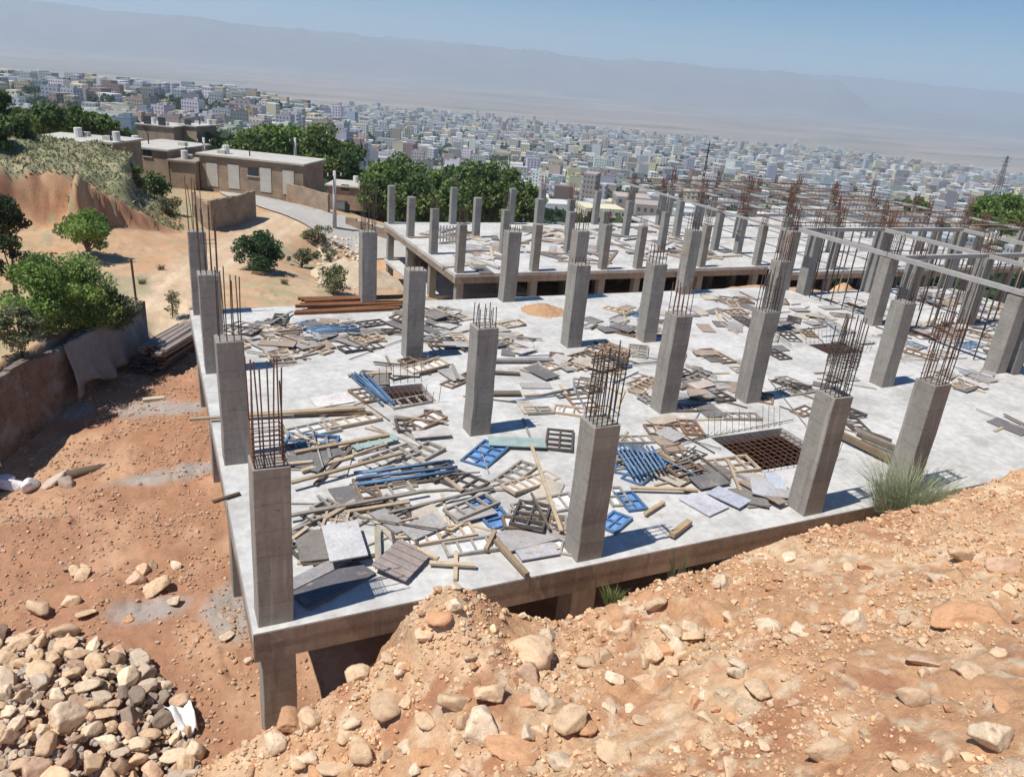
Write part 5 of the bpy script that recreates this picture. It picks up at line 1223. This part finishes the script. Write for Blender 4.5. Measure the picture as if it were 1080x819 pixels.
BA = np.array([[b[0], b[1]] for b in B]); BZ = terrain(BA[:, 0], BA[:, 1], False)
pu, pv, pz = proj(np.column_stack([BA, BZ+8])); 
score = np.array([b[4]*b[6] for b in B])/pz**1.2*((pu > 0) & (pu < 1080) & (pv < 205) & (pz > 0)); order = np.argsort(-score); big = set(order[:300].tolist())
def bgeo(w, d, h, z0):
    x, y = w/2, d/2
    V = [(-x,-y,z0),(x,-y,z0),(x,y,z0),(-x,y,z0),(-x,-y,h),(x,-y,h),(x,y,h),(-x,y,h)]
    F = [(0,1,5,4),(1,2,6,5),(2,3,7,6),(3,0,4,7),(4,5,6,7)]
    UV = []
    gu = random.uniform(.75, 1.5); gv = random.choice([1, 1, 1, 2]); blank = random.randrange(4)
    for q_, L in enumerate((w, d, w, d)):
        UV += [(.2, .2)]*4 if (q_ == blank or (q_+2) % 4 == blank and gv == 2) else [(0, z0*1.0), (L*gu, z0), (L*gu, h), (0, h)]
    UV += [(.2, .2)]*4
    return V, F, UV
SV_, SF_, SUV, SC = [], [], [], []; n0 = 0
dist_w = lambda r: 'nearest' if r < 450 else ('near' if r < 750 else ('middle' if r < 1200 else 'far'))
for k, b in enumerate(B):
    x, y, r, az, w, d, st_, cn, rz = b; z = float(BZ[k]); h = st_*3.1+.6; V, F, UV = bgeo(w, d, h, -7)
    if k in big:
        u = pu[k]; sect = ('left end', 'left part', 'centre', 'right part', 'right end')[min(4, max(0, int(u//216)))]
        stw = {1: 'single storey', 2: 'two storey', 3: 'three storey', 4: 'four storey', 5: 'five storey', 6: 'six storey', 8: 'eight storey'}[st_]
        top = r < 900
        lab = '%s %s building in the %s city band, %s' % (cn, stw, dist_w(r), sect); c = [q*g.uniform(.9, 1.1) for q in PALC[cn]]+[1]
        me = np_mesh('wall', V, F, False, None, UV); me.materials.append(M['cityo']); me.materials.append(M['cityroof'])
        me.polygons[4].material_index = 1
        if top:
            e = empty('city_building', (x, y, z), lab, 'building', 'city buildings', rz)
            o = link('wall', me, None, e); o.color = c
            m_ = MB()
            for (q0, q1, q2, q3) in ((0, -d/2+.12, w, .24), (0, d/2-.12, w, .24), (-w/2+.12, 0, .24, d-.5), (w/2-.12, 0, .24, d-.5)): m_.box((q0, q1, h+.4), (q2, q3, .8-.01))
            o = link('parapet', m_.mesh('parapet'), M['cityroof'], e); o.color = [min(1.6, q*2) for q in c[:3]]+[1]
            m_ = MB(); m_.box((w*.18, d*.1, h+1.3), (3.2, 3.4, 2.6)); o = link('stair_hut', m_.mesh('stair_hut'), M['cityroof'], e); o.color = [min(1.6, q*2.2) for q in c[:3]]+[1]
            if st_ > 2:
                m_ = MB(); m_.box((-w*.25, -d*.15, h+.75), (1.3, 1.3, 1.5)); o = link('water_tank', m_.mesh('water_tank'), M['paintwhite'], e); o.color = (1,1,1,1)
        else:
            o = link('city_building', me, None, None, (x, y, z)); o.rotation_euler = (0, 0, rz); o.color = c; tag(o, lab, 'building', 'city buildings')
    else:
        c_, s_ = math.cos(rz), math.sin(rz); col = np.array(PALC[cn])*g.uniform(.85, 1.1)
        SV_ += [(x+a*c_-e*s_, y+a*s_+e*c_, z+f) for a, e, f in V]; SF_ += [tuple(n0+i for i in f) for f in F]; SUV += UV; SC += [col]*8; n0 += 8
o = link('city_blocks', np_mesh('city_blocks', SV_, SF_, False, np.array(SC), SUV), M['city']); tag(o, 'dense carpet of small pale buildings filling the far town', 'buildings', None, 'stuff')
print('buildings', len(B))
# town trees
n = 6500; ta = np.radians(rng.uniform(-10, 63, n)); tr_ = 140+2900*rng.random(n)**1.7; tx = CAM[0]+np.sin(ta)*tr_; ty = CAM[1]+np.cos(ta)*tr_; sel = (fbm(tx/140, ty/140, 3, 61) > -.2); tx = tx[sel]; ty = ty[sel]; tr_ = tr_[sel]
tz = terrain(tx, ty, False); cs = []; rs = []
for k in range(len(tx)):
    for q in range(4): cs.append((tx[k]+g.uniform(-4, 4), ty[k]+g.uniform(-4, 4), tz[k]+g.uniform(2.5, 6))); rs.append(g.uniform(2, 3.8))
V, F, C_ = leaves(cs, rs, 260000, 1.9, [(.04,.065,.03),(.05,.08,.035),(.06,.09,.045)], 77)
o = link('town_trees', np_mesh('town_trees', V, F, False, C_), M['leaf']); tag(o, 'dark green trees scattered between the town buildings', 'trees', None, 'stuff')
# lattice pylons
def pylon(u, v, vt, Y, label, sl=.09, q_=1.0):
    p = atY(u, v, Y); p[2] = zt(p[0], p[1]) if False else p[2]; dist = (p-CAM)@_F; h = (v-vt)*dist/FPX; m_ = MB(); w = h*sl
    for sx in (-1, 1):
        for sy in (-1, 1): m_.bar((sx*w, sy*w, -h*.3), (sx*w*.18, sy*w*.18, h), h*.012*q_)
    for k in range(9):
        z = h*k/9; q = w*(1-.82*k/9)
        for a, b in (((-q, -q), (q, q)), ((q, -q), (-q, q)), ((-q, -q), (q, -q)), ((-q, q), (q, q))): m_.bar((a[0], a[1], z), (b[0], b[1], z+h/9*.9), h*.006*q_)
    for z in (.72, .84, .95): m_.bar((-h*.13, 0, h*z), (h*.13, 0, h*z), h*.012)
    o = link('pylon', m_.mesh('pylon'), M['darkmetal'], None, tuple(p)); o.rotation_euler = (0, 0, -.5); tag(o, label, 'pylon', 'lattice pylons')
pylon(739,205,152,170,'thin dark lattice pylon above the middle of the frames', .025, .8)
pylon(1052,200,166,900,'lattice pylon at the right above the city')

# ------------------------------------------------------------------ haze
m, nt, bs = newmat('haze_air'); nt.nodes.remove(bs); pv_ = N(nt, 'ShaderNodeVolumePrincipled'); pv_.inputs['Color'].default_value = (.66,.80,.95,1); pv_.inputs['Density'].default_value = 1.2e-4; pv_.inputs['Anisotropy'].default_value = .15
nt.links.new(pv_.outputs[0], nt.nodes['Material Output'].inputs['Volume'])
m_ = MB(); m_.bb((-17500, -17500, -260), (17500, 17500, 620)); o = m_.build('haze', m); o['kind'] = 'stuff'; o['label'] = 'pale blue haze over the valley'; o['category'] = 'haze'

# ------------------------------------------------------------------ world, sun, camera
w = bpy.data.worlds.new('World'); sc.world = w; w.use_nodes = True; nt = w.node_tree; bg = nt.nodes['Background']
sky = nt.nodes.new('ShaderNodeTexSky'); sky.sky_type = 'NISHITA'; sky.sun_disc = False; el = math.asin(SUN[2]); sky.sun_elevation = el; sky.sun_rotation = math.atan2(SUN[0], SUN[1])
sky.altitude = 1500; sky.air_density = 1.0; sky.dust_density = .25; sky.ozone_density = 4.0
hs = nt.nodes.new('ShaderNodeHueSaturation'); hs.inputs['Saturation'].default_value = 1.4; nt.links.new(sky.outputs[0], hs.inputs['Color']); nt.links.new(hs.outputs[0], bg.inputs[0]); bg.inputs[1].default_value = .072
sl = bpy.data.lights.new('sun', 'SUN'); sl.energy = 4.6; sl.angle = R(.5); sl.color = (1, .95, .87); so = bpy.data.objects.new('sun', sl); COL.objects.link(so)
so.rotation_euler = Vector(SUN).to_track_quat('Z', 'Y').to_euler()
cd = bpy.data.cameras.new('camera'); co = bpy.data.objects.new('camera', cd); COL.objects.link(co); sc.camera = co
cd.sensor_width = 36; cd.lens = 36*FPX/IW; cd.clip_end = 60000; cd.clip_start = .1
Mx = Matrix(((_R[0], _U[0], -_F[0], CAM[0]), (_R[1], _U[1], -_F[1], CAM[1]), (_R[2], _U[2], -_F[2], CAM[2]), (0, 0, 0, 1))); co.matrix_world = Mx
sc.view_settings.view_transform = 'Standard'; sc.view_settings.look = 'None'; sc.view_settings.exposure = 0.30; sc.view_settings.gamma = 1
sc.render.engine = 'CYCLES'; sc.cycles.max_bounces = 6; sc.cycles.volume_bounces = 1; sc.cycles.use_denoising = True

# ------------------------------------------------------------------ labels: number look-alikes by where they stand
bpy.context.view_layer.update()
from collections import defaultdict
D = defaultdict(list)
for o in TH:
    if 'kind' not in o.keys(): D[o['label']].append(o)
ORD = ['', 'first', 'second', 'third', 'fourth', 'fifth', 'sixth', 'seventh', 'eighth', 'ninth', 'tenth', 'eleventh', 'twelfth']
def ordn(k): return ORD[k] if k < len(ORD) else '%d%s' % (k, 'th' if 10 < k % 100 < 14 else {1: 'st', 2: 'nd', 3: 'rd'}.get(k % 10, 'th'))
for l, os_ in D.items():
    if len(os_) < 2: continue
    os_.sort(key=lambda o: float(proj(np.array(o.matrix_world.translation))[0]))
    for k, o in enumerate(os_):
        o['label'] = (l+', leftmost') if k == 0 else ((l+', rightmost') if k == len(os_)-1 else '%s, %s from left' % (l, ordn(k+1)))
print('things', len(TH), 'panels', NP)
